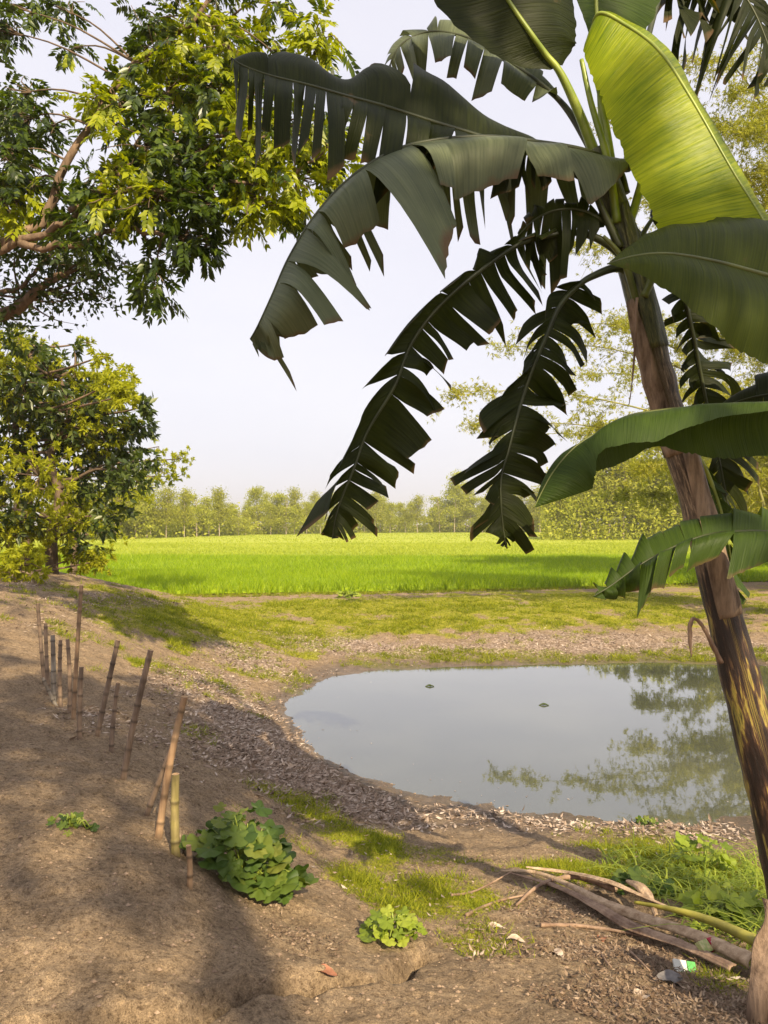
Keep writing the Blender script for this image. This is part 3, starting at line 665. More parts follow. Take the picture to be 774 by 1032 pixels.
bamboo('second bamboo clump with dense pale leaves behind the banana trunk', (14.5, 25.5, bz(14.5, 25.5)),
       [P(500, 440, 24), P(560, 380, 24), P(620, 330, 24), P(660, 400, 24), P(700, 280, 24), P(740, 350, 23), P(770, 260, 23), P(600, 430, 24), P(680, 450, 24), P(730, 440, 23), P(780, 420, 22), P(640, 470, 24), P(760, 480, 22)], .05, BG, 2.6, L=.13, spread=1.1)
bamboo('low bamboo thicket along the right end of the rice field', (19, 33, -.45),
       [P(640, 470, 33), P(700, 430, 32), P(690, 490, 33), P(740, 400, 31), P(760, 480, 31), P(790, 440, 31), P(720, 500, 32), P(620, 500, 34), P(800, 500, 30)], .05, BG, 2.2, L=.24, spread=1.3)

R = np.random.default_rng(103)
# --- trees beyond the field
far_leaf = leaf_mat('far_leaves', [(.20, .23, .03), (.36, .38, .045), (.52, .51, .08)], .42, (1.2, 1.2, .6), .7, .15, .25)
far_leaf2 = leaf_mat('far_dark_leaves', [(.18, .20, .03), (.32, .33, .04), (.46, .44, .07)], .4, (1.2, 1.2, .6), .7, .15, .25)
def far_proto(h, kind):
    root = empty('field_edge_tree', (0, 0, 0), 'x', 'tree')
    wd = MB(); fm = MB(); lean = R.normal(size=2) * .3
    top = np.array([lean[0], lean[1], h * .93])
    tube(wd, catmull([(0, 0, -.3), (lean[0] * .2, lean[1] * .1, h * .35), (lean[0] * .7, lean[1] * .7, h * .7), top], 10), np.linspace(.11, .03, 10), 6)
    for k in range(34 if kind else 28):
        t = R.uniform(.32, 1) if kind else R.uniform(.2, .95); wr = (1.9 if kind else 2.6) * math.sin(min(1, (1.12 - t) * 1.6) * 1.57) * h / 9
        a = R.uniform(0, 6.28); rr_ = wr * R.uniform(.3, 1); c = np.array([lean[0] * t + math.cos(a) * rr_, lean[1] * t + math.sin(a) * rr_, h * t])
        tube(wd, [np.array([lean[0] * t, lean[1] * t, h * t * .85]), c], [.03, .012], 4, cap=False)
        n_ = 120; e = R.normal(size=(n_, 3)) * np.array([.55, .55, .42]) * h / 9
        leaves(fm, c + e, rdir(n_, -.2), rdir(n_, .5), R.uniform(.22, .42, n_), R.uniform(.12, .2, n_), far=True)
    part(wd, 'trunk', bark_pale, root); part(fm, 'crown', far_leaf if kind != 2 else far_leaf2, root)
    return root
def copy_tree(o, parent=None):
    c = o.copy(); COL.objects.link(c); c.parent = parent
    for ch in list(o.children): copy_tree(ch, c)
    return c
protos = [far_proto(9, 1), far_proto(10, 1), far_proto(8, 0), far_proto(9.5, 2), far_proto(8.5, 1)]
used = set()
def put_far(x, y, z, s, k, label, group):
    pr = protos[k]; o = pr if k not in used else copy_tree(pr); used.add(k)
    o.location = (x, y, z); o.scale = (s, s, s * R.uniform(.9, 1.12)); o.rotation_euler = (0, 0, R.uniform(0, 6.28)); o['label'] = label; o['group'] = group
    return o
for i, px in enumerate(np.arange(60, 790, 9.5)):
    px += R.normal() * 3; Y = np.interp(px, [60, 150, 250, 400, 560, 800], [92, 100, 128, 165, 172, 150]) + R.normal() * 3
    h = np.interp(px, [60, 130, 200, 250, 290, 340, 420, 470, 520, 600, 800], [62, 58, 44, 38, 46, 40, 38, 42, 46, 60, 70]) * R.choice([.7, .85, 1, 1.05, 1.25])
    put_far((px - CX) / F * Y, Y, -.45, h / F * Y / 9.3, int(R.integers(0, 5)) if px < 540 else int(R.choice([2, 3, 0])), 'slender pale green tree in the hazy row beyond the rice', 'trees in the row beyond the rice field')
for i, px in enumerate(np.arange(30, 830, 24)):
    Y = np.interp(px, [60, 150, 250, 400, 560, 800], [100, 112, 145, 185, 190, 170]) + R.normal() * 3; px += R.normal() * 6
    put_far((px - CX) / F * Y, Y, -.45, np.interp(px, [60, 250, 450, 600, 800], [54, 36, 36, 50, 60]) * R.uniform(.8, 1.05) / F * Y / 9.3, int(R.integers(0, 5)), 'pale rounded tree in the back of the hazy row', 'trees in the back of the row beyond the rice')
# undergrowth at the foot of the far row
um = MB(); n = 34000; px = R.uniform(40, 830, n); Y = np.interp(px, [60, 150, 250, 400, 560, 800], [95, 106, 136, 174, 180, 160]) + R.normal(size=n) * 4
hh = np.abs(R.normal(size=n)) * 1.7
leaves(um, np.c_[(px - CX) / F * Y, Y, -.45 + hh], rdir(n), rdir(n, .5), R.uniform(.3, .8, n), R.uniform(.2, .45, n), far=True)
n = 14000; px = R.uniform(545, 830, n); Y = 93 + R.normal(size=n) * 3; hh = np.abs(R.normal(size=n)) * 3.2
leaves(um, np.c_[(px - CX) / F * Y, Y, -.45 + hh], rdir(n), rdir(n, .5), R.uniform(.25, .6, n), R.uniform(.12, .3, n), far=True)
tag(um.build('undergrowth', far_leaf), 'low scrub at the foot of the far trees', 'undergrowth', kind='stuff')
# nearer bamboo grove right of centre beyond the paddy
for i, (px, hpx) in enumerate([(560, 70), (585, 95), (612, 110), (640, 125), (668, 120), (600, 80), (628, 95), (655, 90), (690, 110), (720, 120), (750, 120), (780, 120), (705, 90)]):
    Y = 92 + R.normal() * 3
    put_far((px - CX) / F * Y, Y, -.45, hpx / F * Y / 9.5, int(R.choice([0, 3, 2])), 'tall bushy tree of the grove right of centre beyond the rice', 'trees of the grove beyond the rice')

R = np.random.default_rng(104)
# --- trees standing behind the viewer; they shade the bank
def shade_tree(x, y, h, rc, label, n=420, L=.22):
    base = (x, y, float(H(x, y)[0])); bl = []
    for k in range(15):
        e = norm(R.normal(size=3)) * R.random() ** .5; bl.append((x + e[0] * rc, y + e[1] * rc, h + e[2] * rc * .55, rc * .33, n // 12))
    crown_tree('shade_tree', label, base, [(x + .1, y, h * .4), (x - .1, y, h * .7), (x, y, h)], .22, bl, dark, bark, L, L * .45, 1, whorl=6)
shade_tree(3.2, -6.6, 9.4, 2.1, 'broad leaved tree behind the viewer shading the banana plant', n=420)
shade_tree(7.2, -10.4, 9.6, 2.0, 'thin crowned tree far behind the viewer on the right', n=220)
shade_tree(0.7, -5.6, 8.6, 3.4, 'broad leaved tree behind the viewer shading the bank on the left', n=260)
shade_tree(-3.4, 0.2, 9.6, 2.6, 'tall tree beside the viewer shading the mound at left', n=200)
bamboo('tall bamboo clump past the right edge shading the rice', (15.5, 18.5, bz(15.5, 18.5)),
       [(15 + R.uniform(-4.5, 4), 18.5 + R.uniform(-3, 4), R.uniform(11, 16)) for _ in range(22)], .05, BG, 2.2, L=.3, spread=1.6)

# ------------------------------------------------------------------ banana plants
def banana_mat(name, c_lo, c_hi, trans, tcol, rough=.38, dry=(.11, .07, .035)):
    m, nt, o = nmat(name)
    at = N(nt, 'ShaderNodeAttribute', attribute_name='luv'); sp = N(nt, 'ShaderNodeSeparateXYZ'); nt.links.new(at.outputs['Vector'], sp.inputs[0])
    cb_ = N(nt, 'ShaderNodeCombineXYZ'); nt.links.new(mth(nt, 'MULTIPLY', sp.outputs[0], 120.), cb_.inputs[0]); nt.links.new(mth(nt, 'MULTIPLY', sp.outputs[1], 1.3), cb_.inputs[1])
    v1 = N(nt, 'ShaderNodeTexNoise', i_Scale=1.0, i_Detail=3.0); nt.links.new(cb_.outputs[0], v1.inputs[0])
    tc = N(nt, 'ShaderNodeTexCoord'); n2_ = N(nt, 'ShaderNodeTexNoise', i_Scale=7.0, i_Detail=5.0); nt.links.new(tc.outputs['Object'], n2_.inputs[0])
    f = mth(nt, 'ADD', mth(nt, 'MULTIPLY', v1.outputs[0], .6), mth(nt, 'MULTIPLY', n2_.outputs[0], .4))
    rp = ramp(nt, f, [(.32, c_lo), (.66, c_hi)])
    ed = mth(nt, 'ADD', sp.outputs[1], mth(nt, 'MULTIPLY', n2_.outputs[0], .35))
    edge = ramp(nt, ed, [(1.10, (0, 0, 0)), (1.0, (0, 0, 0))]).outputs[0]
    ee = mth(nt, 'MULTIPLY', mth(nt, 'SUBTRACT', ed, 1.12), 14.); cl = N(nt, 'ShaderNodeClamp'); nt.links.new(ee, cl.inputs[0])
    sp2 = mth(nt, 'MULTIPLY', mth(nt, 'SUBTRACT', n2_.outputs[0], .70), 20.); cl2 = N(nt, 'ShaderNodeClamp'); nt.links.new(sp2, cl2.inputs[0])
    fac = mth(nt, 'MAXIMUM', cl.outputs[0], mth(nt, 'MULTIPLY', cl2.outputs[0], .6))
    colr = mixc(nt, fac, rp.outputs[0], dry)
    b = N(nt, 'ShaderNodeBsdfPrincipled', i_Roughness=rough); b.inputs['Specular IOR Level'].default_value = .15
    nt.links.new(colr, b.inputs['Base Color'])
    bp = N(nt, 'ShaderNodeBump', i_Strength=.6, i_Distance=.006); nt.links.new(v1.outputs[0], bp.inputs['Height']); nt.links.new(bp.outputs[0], b.inputs['Normal'])
    t = N(nt, 'ShaderNodeBsdfTranslucent'); nt.links.new(mixc(nt, 1, colr, tcol, 'MULTIPLY'), t.inputs[0])
    ms = N(nt, 'ShaderNodeMixShader', i_0=trans); nt.links.new(b.outputs[0], ms.inputs[1]); nt.links.new(t.outputs[0], ms.inputs[2]); nt.links.new(ms.outputs[0], o.inputs[0])
    return m
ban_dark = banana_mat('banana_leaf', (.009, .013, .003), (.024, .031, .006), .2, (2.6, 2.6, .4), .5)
ban_low = banana_mat('backlit_banana_leaf', (.030, .045, .006), (.075, .10, .012), .4, (2.2, 2.0, .4), .5)  # lighter blade colour stands in for light glowing through the leaf
ban_grey = banana_mat('grey_sheen_banana_leaf', (.065, .082, .045), (.13, .15, .08), .12, (1.5, 1.6, .5), .45)  # grey in the blade colour stands for sky sheen
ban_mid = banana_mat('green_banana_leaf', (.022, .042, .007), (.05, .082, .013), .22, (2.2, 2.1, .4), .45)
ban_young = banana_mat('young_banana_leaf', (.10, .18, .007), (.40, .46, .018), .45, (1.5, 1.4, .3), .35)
rib_green = flat_mat('green_leaf_stalk', (.30, .36, .05), .4, (.16, .22, .03), 12, .5)
rib_dark = flat_mat('dark_leaf_stalk', (.05, .06, .018), .45, (.025, .03, .01), 12, .4)
rib_mid = flat_mat('olive_leaf_stalk', (.13, .15, .03), .45, (.07, .08, .02), 12, .4)

def banana_leaf(root, cps, mat, ribm, tat=(0.5, .06, .10), tat2=None, rib=.011, petiole=0, label=None, curl=.12, jit=.5, sc=1.0, seed=0):
    """cps: control points (px,py,Y, a_dx,a_dy,a_dY, b_dx,b_dy,b_dY): midrib and the outer edge of both half blades."""
    global R
    R = np.random.default_rng(int(abs(cps[-1][0] * 7 + cps[-1][1] * 13)) + seed)
    rows = [tuple(c) + (0,) * (9 - len(c)) for c in cps]
    M_ = np.array([P(*r[:3]) for r in rows]); A_ = np.array([P(r[0] + r[3], r[1] + r[4], r[2] + r[5]) for r in rows]) - M_
    B_ = np.array([P(r[0] + r[6], r[1] + r[7], r[2] + r[8]) for r in rows]) - M_
    n = 160; mid = catmull(M_, n); Ao = catmull(A_, n) * sc; Bo = catmull(B_, n) * sc
    Ls = np.concatenate([[0], np.cumsum(np.linalg.norm(np.diff(mid, axis=0), axis=1))]); Lt = Ls[-1]
    u_grid = np.linspace(0, 1, n)
    def at(arr, u): return np.stack([np.interp(u, u_grid, arr[:, i]) for i in range(3)], -1)
    u0 = petiole / (len(rows) - 1)
    mb = MB()
    for off, tt in ((Ao, tat), (Bo, tat2 or tat)):
        frac, wmin, wmax = tt
        cuts = [u0]
        while cuts[-1] < .995:
            w_ = R.uniform(wmin, wmax) / Lt
            if R.random() > frac: w_ *= 2.0
            cuts.append(min(1., cuts[-1] + w_))
        for a, b_ in zip(cuts[:-1], cuts[1:]):
            k = max(2, int((b_ - a) * Lt / .018) + 1); m_ = 9
            u = np.linspace(a, b_, k)[None, :]; v = np.linspace(0, 1, m_)[:, None]
            vc = R.uniform(.03, .5) if frac > 0 else 1.2
            tear = np.clip((v - vc) / max(1e-3, 1 - vc), 0, 1)
            if frac <= 0: tear = v * 0
            uc = (a + b_) / 2 + R.normal() * .01; ue = np.clip(uc + (u - uc) * (1 - (.12 + .30 * R.random() ** 2) * tear), 0, 1)
            o_ = at(off, ue.ravel()).reshape(m_, k, 3); p_ = at(mid, ue.ravel()).reshape(m_, k, 3)
            wl = np.linalg.norm(o_, axis=-1, keepdims=True)
            j = R.normal(size=3) * jit * .35; j[2] -= .12 * jit
            tilt = R.normal() * .55 * min(1, .07 / max(.01, (b_ - a) * Lt)) if frac > 0 else 0; ln = 1 + (R.uniform(-.34, .14) if frac > 0 else 0); skew = R.normal() * .25 if frac > 0 else 0
            tg = norm(np.gradient(mid, axis=0)); tgu = at(tg, ue.ravel()).reshape(m_, k, 3)
            nr_ = norm(np.cross(tgu, o_))
            bul = np.sin(v * math.pi)[..., None] * wl * curl
            wave = (fbm(u * Lt * 7 + 3, v * 2 + Lt, 2, 5) * .12 * v)[..., None] * np.maximum(wl, .02)
            rag = 1 + (fbm(u * Lt * 60 + 9, v * 0 + Lt * 3, 2, 15) * .10 * (v ** 6))
            pt = p_ + o_ * (v * ln * rag * (1 + skew * tear * (u - a) / max(1e-6, b_ - a)))[..., None] + nr_ * (bul * np.where(nr_[..., 2:3] > 0, 1, -1) + wave) + j * wl * (tear ** 1.3)[..., None]
            pt += nr_ * ((((u - a) / max(1e-6, b_ - a)) - .5) * (b_ - a) * Lt * tilt * np.clip(v * 1.6, 0, 1))[..., None]
            # v-fold near the rib and slight sag at the end
            pt[..., 2] -= (v ** 2 * tear)[..., 0:1].reshape(m_, 1) * wl[..., 0] * .10
            idx = np.arange(m_ * k).reshape(m_, k)
            mb.add(pt.reshape(-1, 3), np.stack([idx[:-1, :-1], idx[:-1, 1:], idx[1:, 1:], idx[1:, :-1]], -1).reshape(-1, 4),
                   luv=np.stack([np.broadcast_to(u * Lt, (m_, k)), np.broadcast_to(v, (m_, k)) * (1 if frac else .9), np.zeros((m_, k))], -1).reshape(-1, 3))
    lf = part(mb, 'leaf', mat, root)
    if label: lf['label'] = label
    rbm = MB(); rad = rib * np.interp(np.linspace(0, 1, n), [0, max(.02, u0), 1], [1.9 if petiole else 1.2, 1.0, .18]); tube(rbm, mid, rad, 8)
    part(rbm, 'midrib', ribm, lf)
    return lf

R = np.random.default_rng(105)
# pseudostem material
m, nt, o = nmat('banana_stem')
at = N(nt, 'ShaderNodeAttribute', attribute_name='luv'); sp = N(nt, 'ShaderNodeSeparateXYZ'); nt.links.new(at.outputs['Vector'], sp.inputs[0])
cv = N(nt, 'ShaderNodeCombineXYZ'); nt.links.new(mth(nt, 'MULTIPLY', sp.outputs[0], 3.6), cv.inputs[0])
ang = mth(nt, 'MULTIPLY', sp.outputs[1], 6.2832); nt.links.new(mth(nt, 'MULTIPLY', mth(nt, 'SINE', ang), 1.9), cv.inputs[1]); nt.links.new(mth(nt, 'MULTIPLY', mth(nt, 'COSINE', ang), 1.9), cv.inputs[2])
s1 = N(nt, 'ShaderNodeTexNoise', i_Scale=1.3, i_Detail=7.0, i_Roughness=.62); nt.links.new(cv.outputs[0], s1.inputs[0])
s2n = N(nt, 'ShaderNodeTexNoise', i_Scale=3.2, i_Detail=8.0, i_Roughness=.75); nt.links.new(cv.outputs[0], s2n.inputs[0])
c1 = ramp(nt, s1.outputs[0], [(.30, (.008, .005, .004)), (.48, (.024, .012, .009)), (.54, (.10, .055, .030)), (.585, (.34, .28, .06)), (.64, (.20, .19, .04)), (.68, (.04, .022, .014))]).outputs[0]
c1 = mixc(nt, .85, c1, ramp(nt, s2n.outputs[0], [(.35, (.45, .4, .38)), (.6, (1.25, 1.15, 1.05))]).outputs[0], 'MULTIPLY')
up_c = ramp(nt, s2n.outputs[0], [(.38, (.02, .022, .008)), (.52, (.08, .085, .026)), (.64, (.20, .18, .06))]).outputs[0]
tan_c = ramp(nt, s2n.outputs[0], [(.36, (.02, .012, .009)), (.48, (.10, .065, .04)), (.55, (.22, .15, .09)), (.64, (.46, .34, .22))]).outputs[0]
hf = mth(nt, 'ADD', sp.outputs[0], mth(nt, 'MULTIPLY', s1.outputs[0], .5))
f1 = N(nt, 'ShaderNodeMapRange'); nt.links.new(hf, f1.inputs[0]); f1.inputs[1].default_value = 2.12; f1.inputs[2].default_value = 2.22
f2 = N(nt, 'ShaderNodeMapRange'); nt.links.new(hf, f2.inputs[0]); f2.inputs[1].default_value = 3.0; f2.inputs[2].default_value = 3.2
cc = mixc(nt, f1.outputs[0], c1, tan_c); cc = mixc(nt, f2.outputs[0], cc, up_c)
b = N(nt, 'ShaderNodeBsdfPrincipled', i_Roughness=.42); b.inputs['Specular IOR Level'].default_value = .5; nt.links.new(cc, b.inputs['Base Color'])
bp = N(nt, 'ShaderNodeBump', i_Strength=.6, i_Distance=.012); nt.links.new(s2n.outputs[0], bp.inputs['Height']); nt.links.new(bp.outputs[0], b.inputs['Normal']); nt.links.new(b.outputs[0], o.inputs[0])
stem_m = m
dry_sheath = bark_mat('dry_sheath', (.13, .075, .05), (.42, .29, .20), 11, .75, (1, 1, .4), .8)

bx, by = P(828, 0, 3.0)[0], 3.0
bzz = float(H(bx, by)[0])
root = empty('banana_plant', (bx, by, bzz), 'banana plant with dark leaning trunk and tattered leaves over the pond', 'banana plant')
st = MB(); pth = [(840, 1060), (828, 1010), (803, 910), (775, 793), (748, 690), (725, 600), (700, 500), (665, 385), (645, 300), (630, 240), (615, 190), (603, 150)]
rr_ = [33, 30, 26, 23, 19, 16.5, 16, 15.5, 15, 14, 12, 8]
cpt = catmull([P(x, y, 3.0) for x, y in pth], 70); cr = np.interp(np.linspace(0, 11, 70), np.arange(12), rr_) * 3.0 / F * (1 + .03 * R.normal(size=70))
tube(st, cpt, cr, 22, lump=.012)
part(st, 'trunk', stem_m, root)
# old sheaths wrapping the trunk: curved partial shells
def sheath(i0, i1, a0, a1, off, mat, taper=.6, lift=0.0, name='sheath'):
    mb = MB(); k = 30; m_ = 13; rows = []; lv = []
    Lc = np.concatenate([[0], np.cumsum(np.linalg.norm(np.diff(cpt, axis=0), axis=1))]); ax_ = np.arange(len(cpt)); tg_ = norm(np.gradient(cpt, axis=0))
    for q, f in enumerate(np.linspace(i0, i1, k)):
        g3 = lambda arr: np.array([np.interp(f, ax_, arr[:, j]) for j in range(3)])
        p = g3(cpt); t = norm(g3(tg_)); Lx = norm(np.cross(t, [0, 1., 0])); Fr = norm(np.cross(t, Lx)); Fr = Fr if Fr[1] < 0 else -Fr; Rx = -Lx if Lx[0] < 0 else Lx
        r_ = np.interp(f, ax_, cr); w = q / (k - 1); ac = (a0 + a1) / 2; hw = (a1 - a0) / 2 * (1 - taper * w ** 2)
        for s_ in np.linspace(-1, 1, m_):                     # 0 deg = right, 90 = toward the viewer, 180 = left
            aa = math.radians(ac + hw * s_); rr2 = r_ * 1.02 + off + lift * w ** 3 + .002 * math.sin(s_ * 6 + q * .4)
            rows.append(p + (Rx * math.cos(aa) + Fr * math.sin(aa)) * rr2); lv.append((np.interp(f, ax_, Lc) + .45, aa / 6.2832, 0))
    idx = np.arange(k * m_).reshape(k, m_)
    mb.add(rows, np.stack([idx[:-1, :-1], idx[:-1, 1:], idx[1:, 1:], idx[1:, :-1]], -1).reshape(-1, 4), luv=np.array(lv))
    o_ = part(mb, name, mat, root); o_.modifiers.new('thick', 'SOLIDIFY').thickness = .003; return o_
peel_m = bark_mat('peeling_sheath', (.04, .024, .016), (.42, .30, .20), 26, .7, (1, 1, .18), .6)
sheath(30, 40, 40, 130, .001, peel_m, taper=.5, lift=.006)
sheath(40, 50, 100, 190, .001, peel_m, taper=.7, lift=.012)
sheath(46, 60, 30, 120, .001, stem_m, taper=.7, lift=.006)
# older leaf bases and a rolled new leaf filling the crown
for i_, (pp_, r0_, r1_, mt_) in enumerate([([(642, 305, 2.96), (628, 262, 2.93), (608, 238, 2.92)], .016, .007, rib_mid), ([(648, 300, 2.95), (668, 258, 2.95), (690, 244, 2.97)], .020, .010, rib_mid),
        ([(625, 250, 2.95), (604, 205, 2.93), (592, 176, 2.92)], .018, .007, rib_dark), ([(630, 235, 2.97), (646, 185, 2.98), (652, 120, 3.0), (650, 70, 3.02)], .020, .006, rib_green), ([(622, 225, 2.96), (612, 160, 2.96), (596, 105, 2.95), (586, 60, 2.95)], .018, .008, rib_green)]):
    q_ = MB(); tube(q_, catmull([P(*a_) for a_ in pp_], 20), np.linspace(r0_, r1_, 20), 10, lump=.03); part(q_, 'leaf_stalk', mt_, root)
# curled dry tag and hanging ribbons
rib_ = MB()
tube(rib_, catmull([P(727, 668, 2.95), P(716, 646, 2.93), P(706, 628, 2.9), P(698, 624, 2.88), P(695, 638, 2.87), P(697, 662, 2.87)], 24), np.interp(np.linspace(0, 1, 24), [0, .5, .8, 1], [.010, .006, .009, .0015]), 8, lump=.15)
part(rib_, 'dry_strip', dry_sheath, root)
rib_ = MB(); tube(rib_, catmull([P(642, 300, 2.92), P(640, 350, 2.9), P(637, 385, 2.9), P(634, 408, 2.9)], 16), np.linspace(.006, .0015, 16), 5, lump=.2); part(rib_, 'dry_strip', dry_sheath, root)
base_m = bark_mat('base_sheath', (.07, .042, .028), (.36, .25, .17), 34, .75, (1, 1, .10), .8)
# dry sheath flaring at the base of the trunk
fl = MB(); k = 22; m_ = 9; pts = []
e1 = catmull([P(768, 905, 2.72), P(766, 930, 2.70), P(758, 960, 2.66), P(753, 1000, 2.62), P(756, 1045, 2.6)], k); e2 = catmull([P(790, 895, 2.78), P(800, 930, 2.75), P(808, 960, 2.72), P(812, 1000, 2.7), P(820, 1050, 2.68)], k)
for i in range(k):
    for s in np.linspace(0, 1, m_):
        p = e1[i] * (1 - s) + e2[i] * s + np.array([0, -.05 * math.sin(s * 3.14) - .010 * math.sin(s * 17 + i * .25) - .006 * math.sin(s * 41 + i * .6) - .012 * math.sin(i * .5 + s * 3), 0]); pts.append(p)
idx = np.arange(k * m_).reshape(k, m_); fl.add(pts, np.stack([idx[:-1, :-1], idx[:-1, 1:], idx[1:, 1:], idx[1:, :-1]], -1).reshape(-1, 4))
o_ = part(fl, 'dry_sheath', base_m, root); o_.modifiers.new('thick', 'SOLIDIFY').thickness = .006

T = (.95, .03, .085)
# top-left leaf
banana_leaf(root, [(612, 195, 3.05), (575, 172, 3.0), (540, 157, 3.0, -2, -18, .1, 5, 30, -.05), (492, 140, 2.95, -5, -24, .15, 0, 40, -.1), (440, 124, 2.9, -5, -50, .15, -6, 50, -.12), (387, 107, 2.85, -6, -50, .15, -12, 60, -.12),
                   (350, 97, 2.8, -4, -16, .15, -10, 60, -.1), (312, 86, 2.76, -4, -32, .12, -8, 58, -.1), (272, 76, 2.72, -6, -26, .12, -6, 58, -.1), (245, 66, 2.7, -8, -12, .06, -3, 60, -.06), (233, 58, 2.7)],
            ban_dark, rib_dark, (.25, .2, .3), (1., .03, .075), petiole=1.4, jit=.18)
# big leaf, upper face toward the viewer coloured grey for its sky sheen
banana_leaf(root, [(630, 195, 3.0), (622, 168, 3.0, 5, 8, -.05, 5, 8, .05), (590, 152, 2.95, 14, 34, -.12, 10, 46, .15), (540, 143, 2.9, 22, 44, -.14, 2, 78, .16), (490, 138, 2.85, 26, 46, -.16, -6, 92, .16), (435, 142, 2.8, 30, 48, -.17, 0, 86, .16),
                   (395, 153, 2.75, 34, 48, -.17, 20, 72, .15), (355, 178, 2.7, 42, 64, -.18, 22, 66, .14), (320, 214, 2.66, 50, 66, -.16, 28, 50, .12), (292, 258, 2.63, 58, 36, -.14, 18, 34, .1), (274, 298, 2.6, 58, 36, -.1, 14, 50, .1), (260, 328, 2.6, 20, 30, 0, 22, 42, .02), (252, 342, 2.6)],
            ban_grey, rib_dark, (.5, .06, .15), (.95, .022, .065), petiole=1, jit=.22, curl=.16, label='leaf painted grey for sky sheen, with brown torn edges')
# long drooping tattered leaf
banana_leaf(root, [(640, 275, 3.0), (618, 250, 2.97), (585, 235, 2.95), (546, 239, 2.92, 6, 30, .04, -2, -6, -.08), (520, 248, 2.9, 24, 46, .08, -14, -8, -.08), (490, 268, 2.86, 30, 46, .1, -22, -8, -.1), (447, 304, 2.8, 40, 38, .1, -24, -6, -.1), (415, 345, 2.76, 46, 30, .1, -26, 4, -.1),
                   (397, 390, 2.72, 48, 30, .1, -38, 22, -.1), (370, 435, 2.7, 46, 24, .1, -30, 26, -.1), (357, 471, 2.67, 36, 16, .1, -38, 34, -.1), (345, 500, 2.66, 32, 20, .05, -22, 26, -.05), (338, 522, 2.65, 16, 20, 0, -16, 16, 0), (335, 543, 2.65)],
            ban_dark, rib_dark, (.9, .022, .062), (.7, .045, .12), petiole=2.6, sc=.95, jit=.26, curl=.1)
# second drooping tattered leaf
banana_leaf(root, [(645, 285, 3.0), (625, 270, 2.97), (598, 278, 2.93), (580, 290, 2.9, 26, 6, .08, -16, -8, -.08), (563, 310, 2.87, 44, 26, .1, -34, 6, -.1), (550, 340, 2.84, 44, 36, .1, -26, 26, -.1), (537, 370, 2.8, 42, 30, .1, -42, 22, -.1), (527, 400, 2.78, 46, 14, .1, -44, 26, -.1),
                   (519, 428, 2.76, 50, 10, .1, -36, 30, -.1), (512, 455, 2.74, 50, 16, .1, -44, 22, -.1), (505, 481, 2.72, 46, 18, .1, -38, 40, -.1), (505, 510, 2.7, 34, 22, .05, -28, 26, -.05), (508, 538, 2.7, 12, 12, 0, -10, 8, 0), (511, 553, 2.7)],
            ban_dark, rib_dark, (.95, .022, .06), (.9, .028, .08), petiole=2.6, sc=.92, jit=.28, curl=.1)
# upright young leaf, bright
banana_leaf(root, [(625, 215, 3.08), (612, 130, 3.1), (598, 60, 3.05), (602, 15, 2.95, -14, 34, .02, 6, 2, .1), (632, 26, 2.9, -36, 52, .02, 7, 0, .2), (665, 52, 2.85, -56, 56, .02, 7, 0, .25), (697, 100, 2.8, -72, 48, .03, 6, 0, .28), (737, 170, 2.76, -84, 36, .04, 5, 0, .25), (768, 220, 2.73, -98, 16, .05, 5, 2, .2), (795, 270, 2.72, -60, 0, .05, 12, 6, .1), (812, 310, 2.72)],
            ban_young, rib_green, (0, .1, .2), petiole=2.7, curl=.05, rib=.008, label='bright yellow green young leaf, untorn')
# dark leaf rising out of the top of the picture
banana_leaf(root, [(612, 190, 3.05), (588, 125, 3.0), (566, 76, 2.95), (550, 55, 2.93, -26, 12, 0, 26, -4, .1), (535, 34, 2.9, -48, 14, -.02, 46, 6, .12), (512, 0, 2.88, -64, 14, -.04, 66, 10, .14), (490, -40, 2.86, -66, 4, -.04, 66, 0, .14), (470, -90, 2.86, -40, -6, 0, 40, -6, .1), (460, -125, 2.86)],
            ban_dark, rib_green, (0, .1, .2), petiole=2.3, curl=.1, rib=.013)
banana_leaf(root, [(618, 195, 3.12), (607, 120, 3.12), (603, 50, 3.1, -6, 0, 0, 10, 0, 0), (601, 12, 3.1, -16, -2, -.03, 46, 26, .05), (600, -40, 3.1, -36, -4, -.05, 70, 10, .08), (598, -110, 3.1, -36, 0, -.05, 60, 0, .08), (595, -180, 3.1)],
            ban_mid, rib_green, (0, .1, .2), petiole=1.6, rib=.012, curl=.06)
# leaf behind it with a torn end
banana_leaf(root, [(612, 180, 3.2), (575, 115, 3.25), (545, 85, 3.3, -4, 14, -.05, 4, -12, .1), (505, 58, 3.35, -6, 30, -.1, 2, -14, .15), (470, 38, 3.38, -6, 34, -.1, 0, -14, .15), (435, 32, 3.4, -2, 40, -.1, -4, -8, .1), (408, 42, 3.4, 8, 36, -.1, -12, 8, .1), (395, 60, 3.4, 6, 18, 0, -8, 12, 0), (392, 78, 3.4)],
            ban_grey, rib_dark, (.8, .04, .12), petiole=1.5, jit=.3)
# tattered leaf at the top right
banana_leaf(root, [(632, 170, 3.25), (648, 60, 3.5), (672, -20, 3.7, -10, 20, 0, 10, 10, 0), (700, -45, 3.8, -24, 80, 0, 30, 60, .1), (730, -30, 3.85, -36, 100, 0, 36, 50, .1), (756, 5, 3.85, -40, 70, 0, 34, 50, .1), (772, 40, 3.85, -30, 50, 0, 26, 40, .1), (785, 80, 3.85)],
            ban_dark, rib_dark, (1, .03, .08), petiole=1.8, jit=.35)
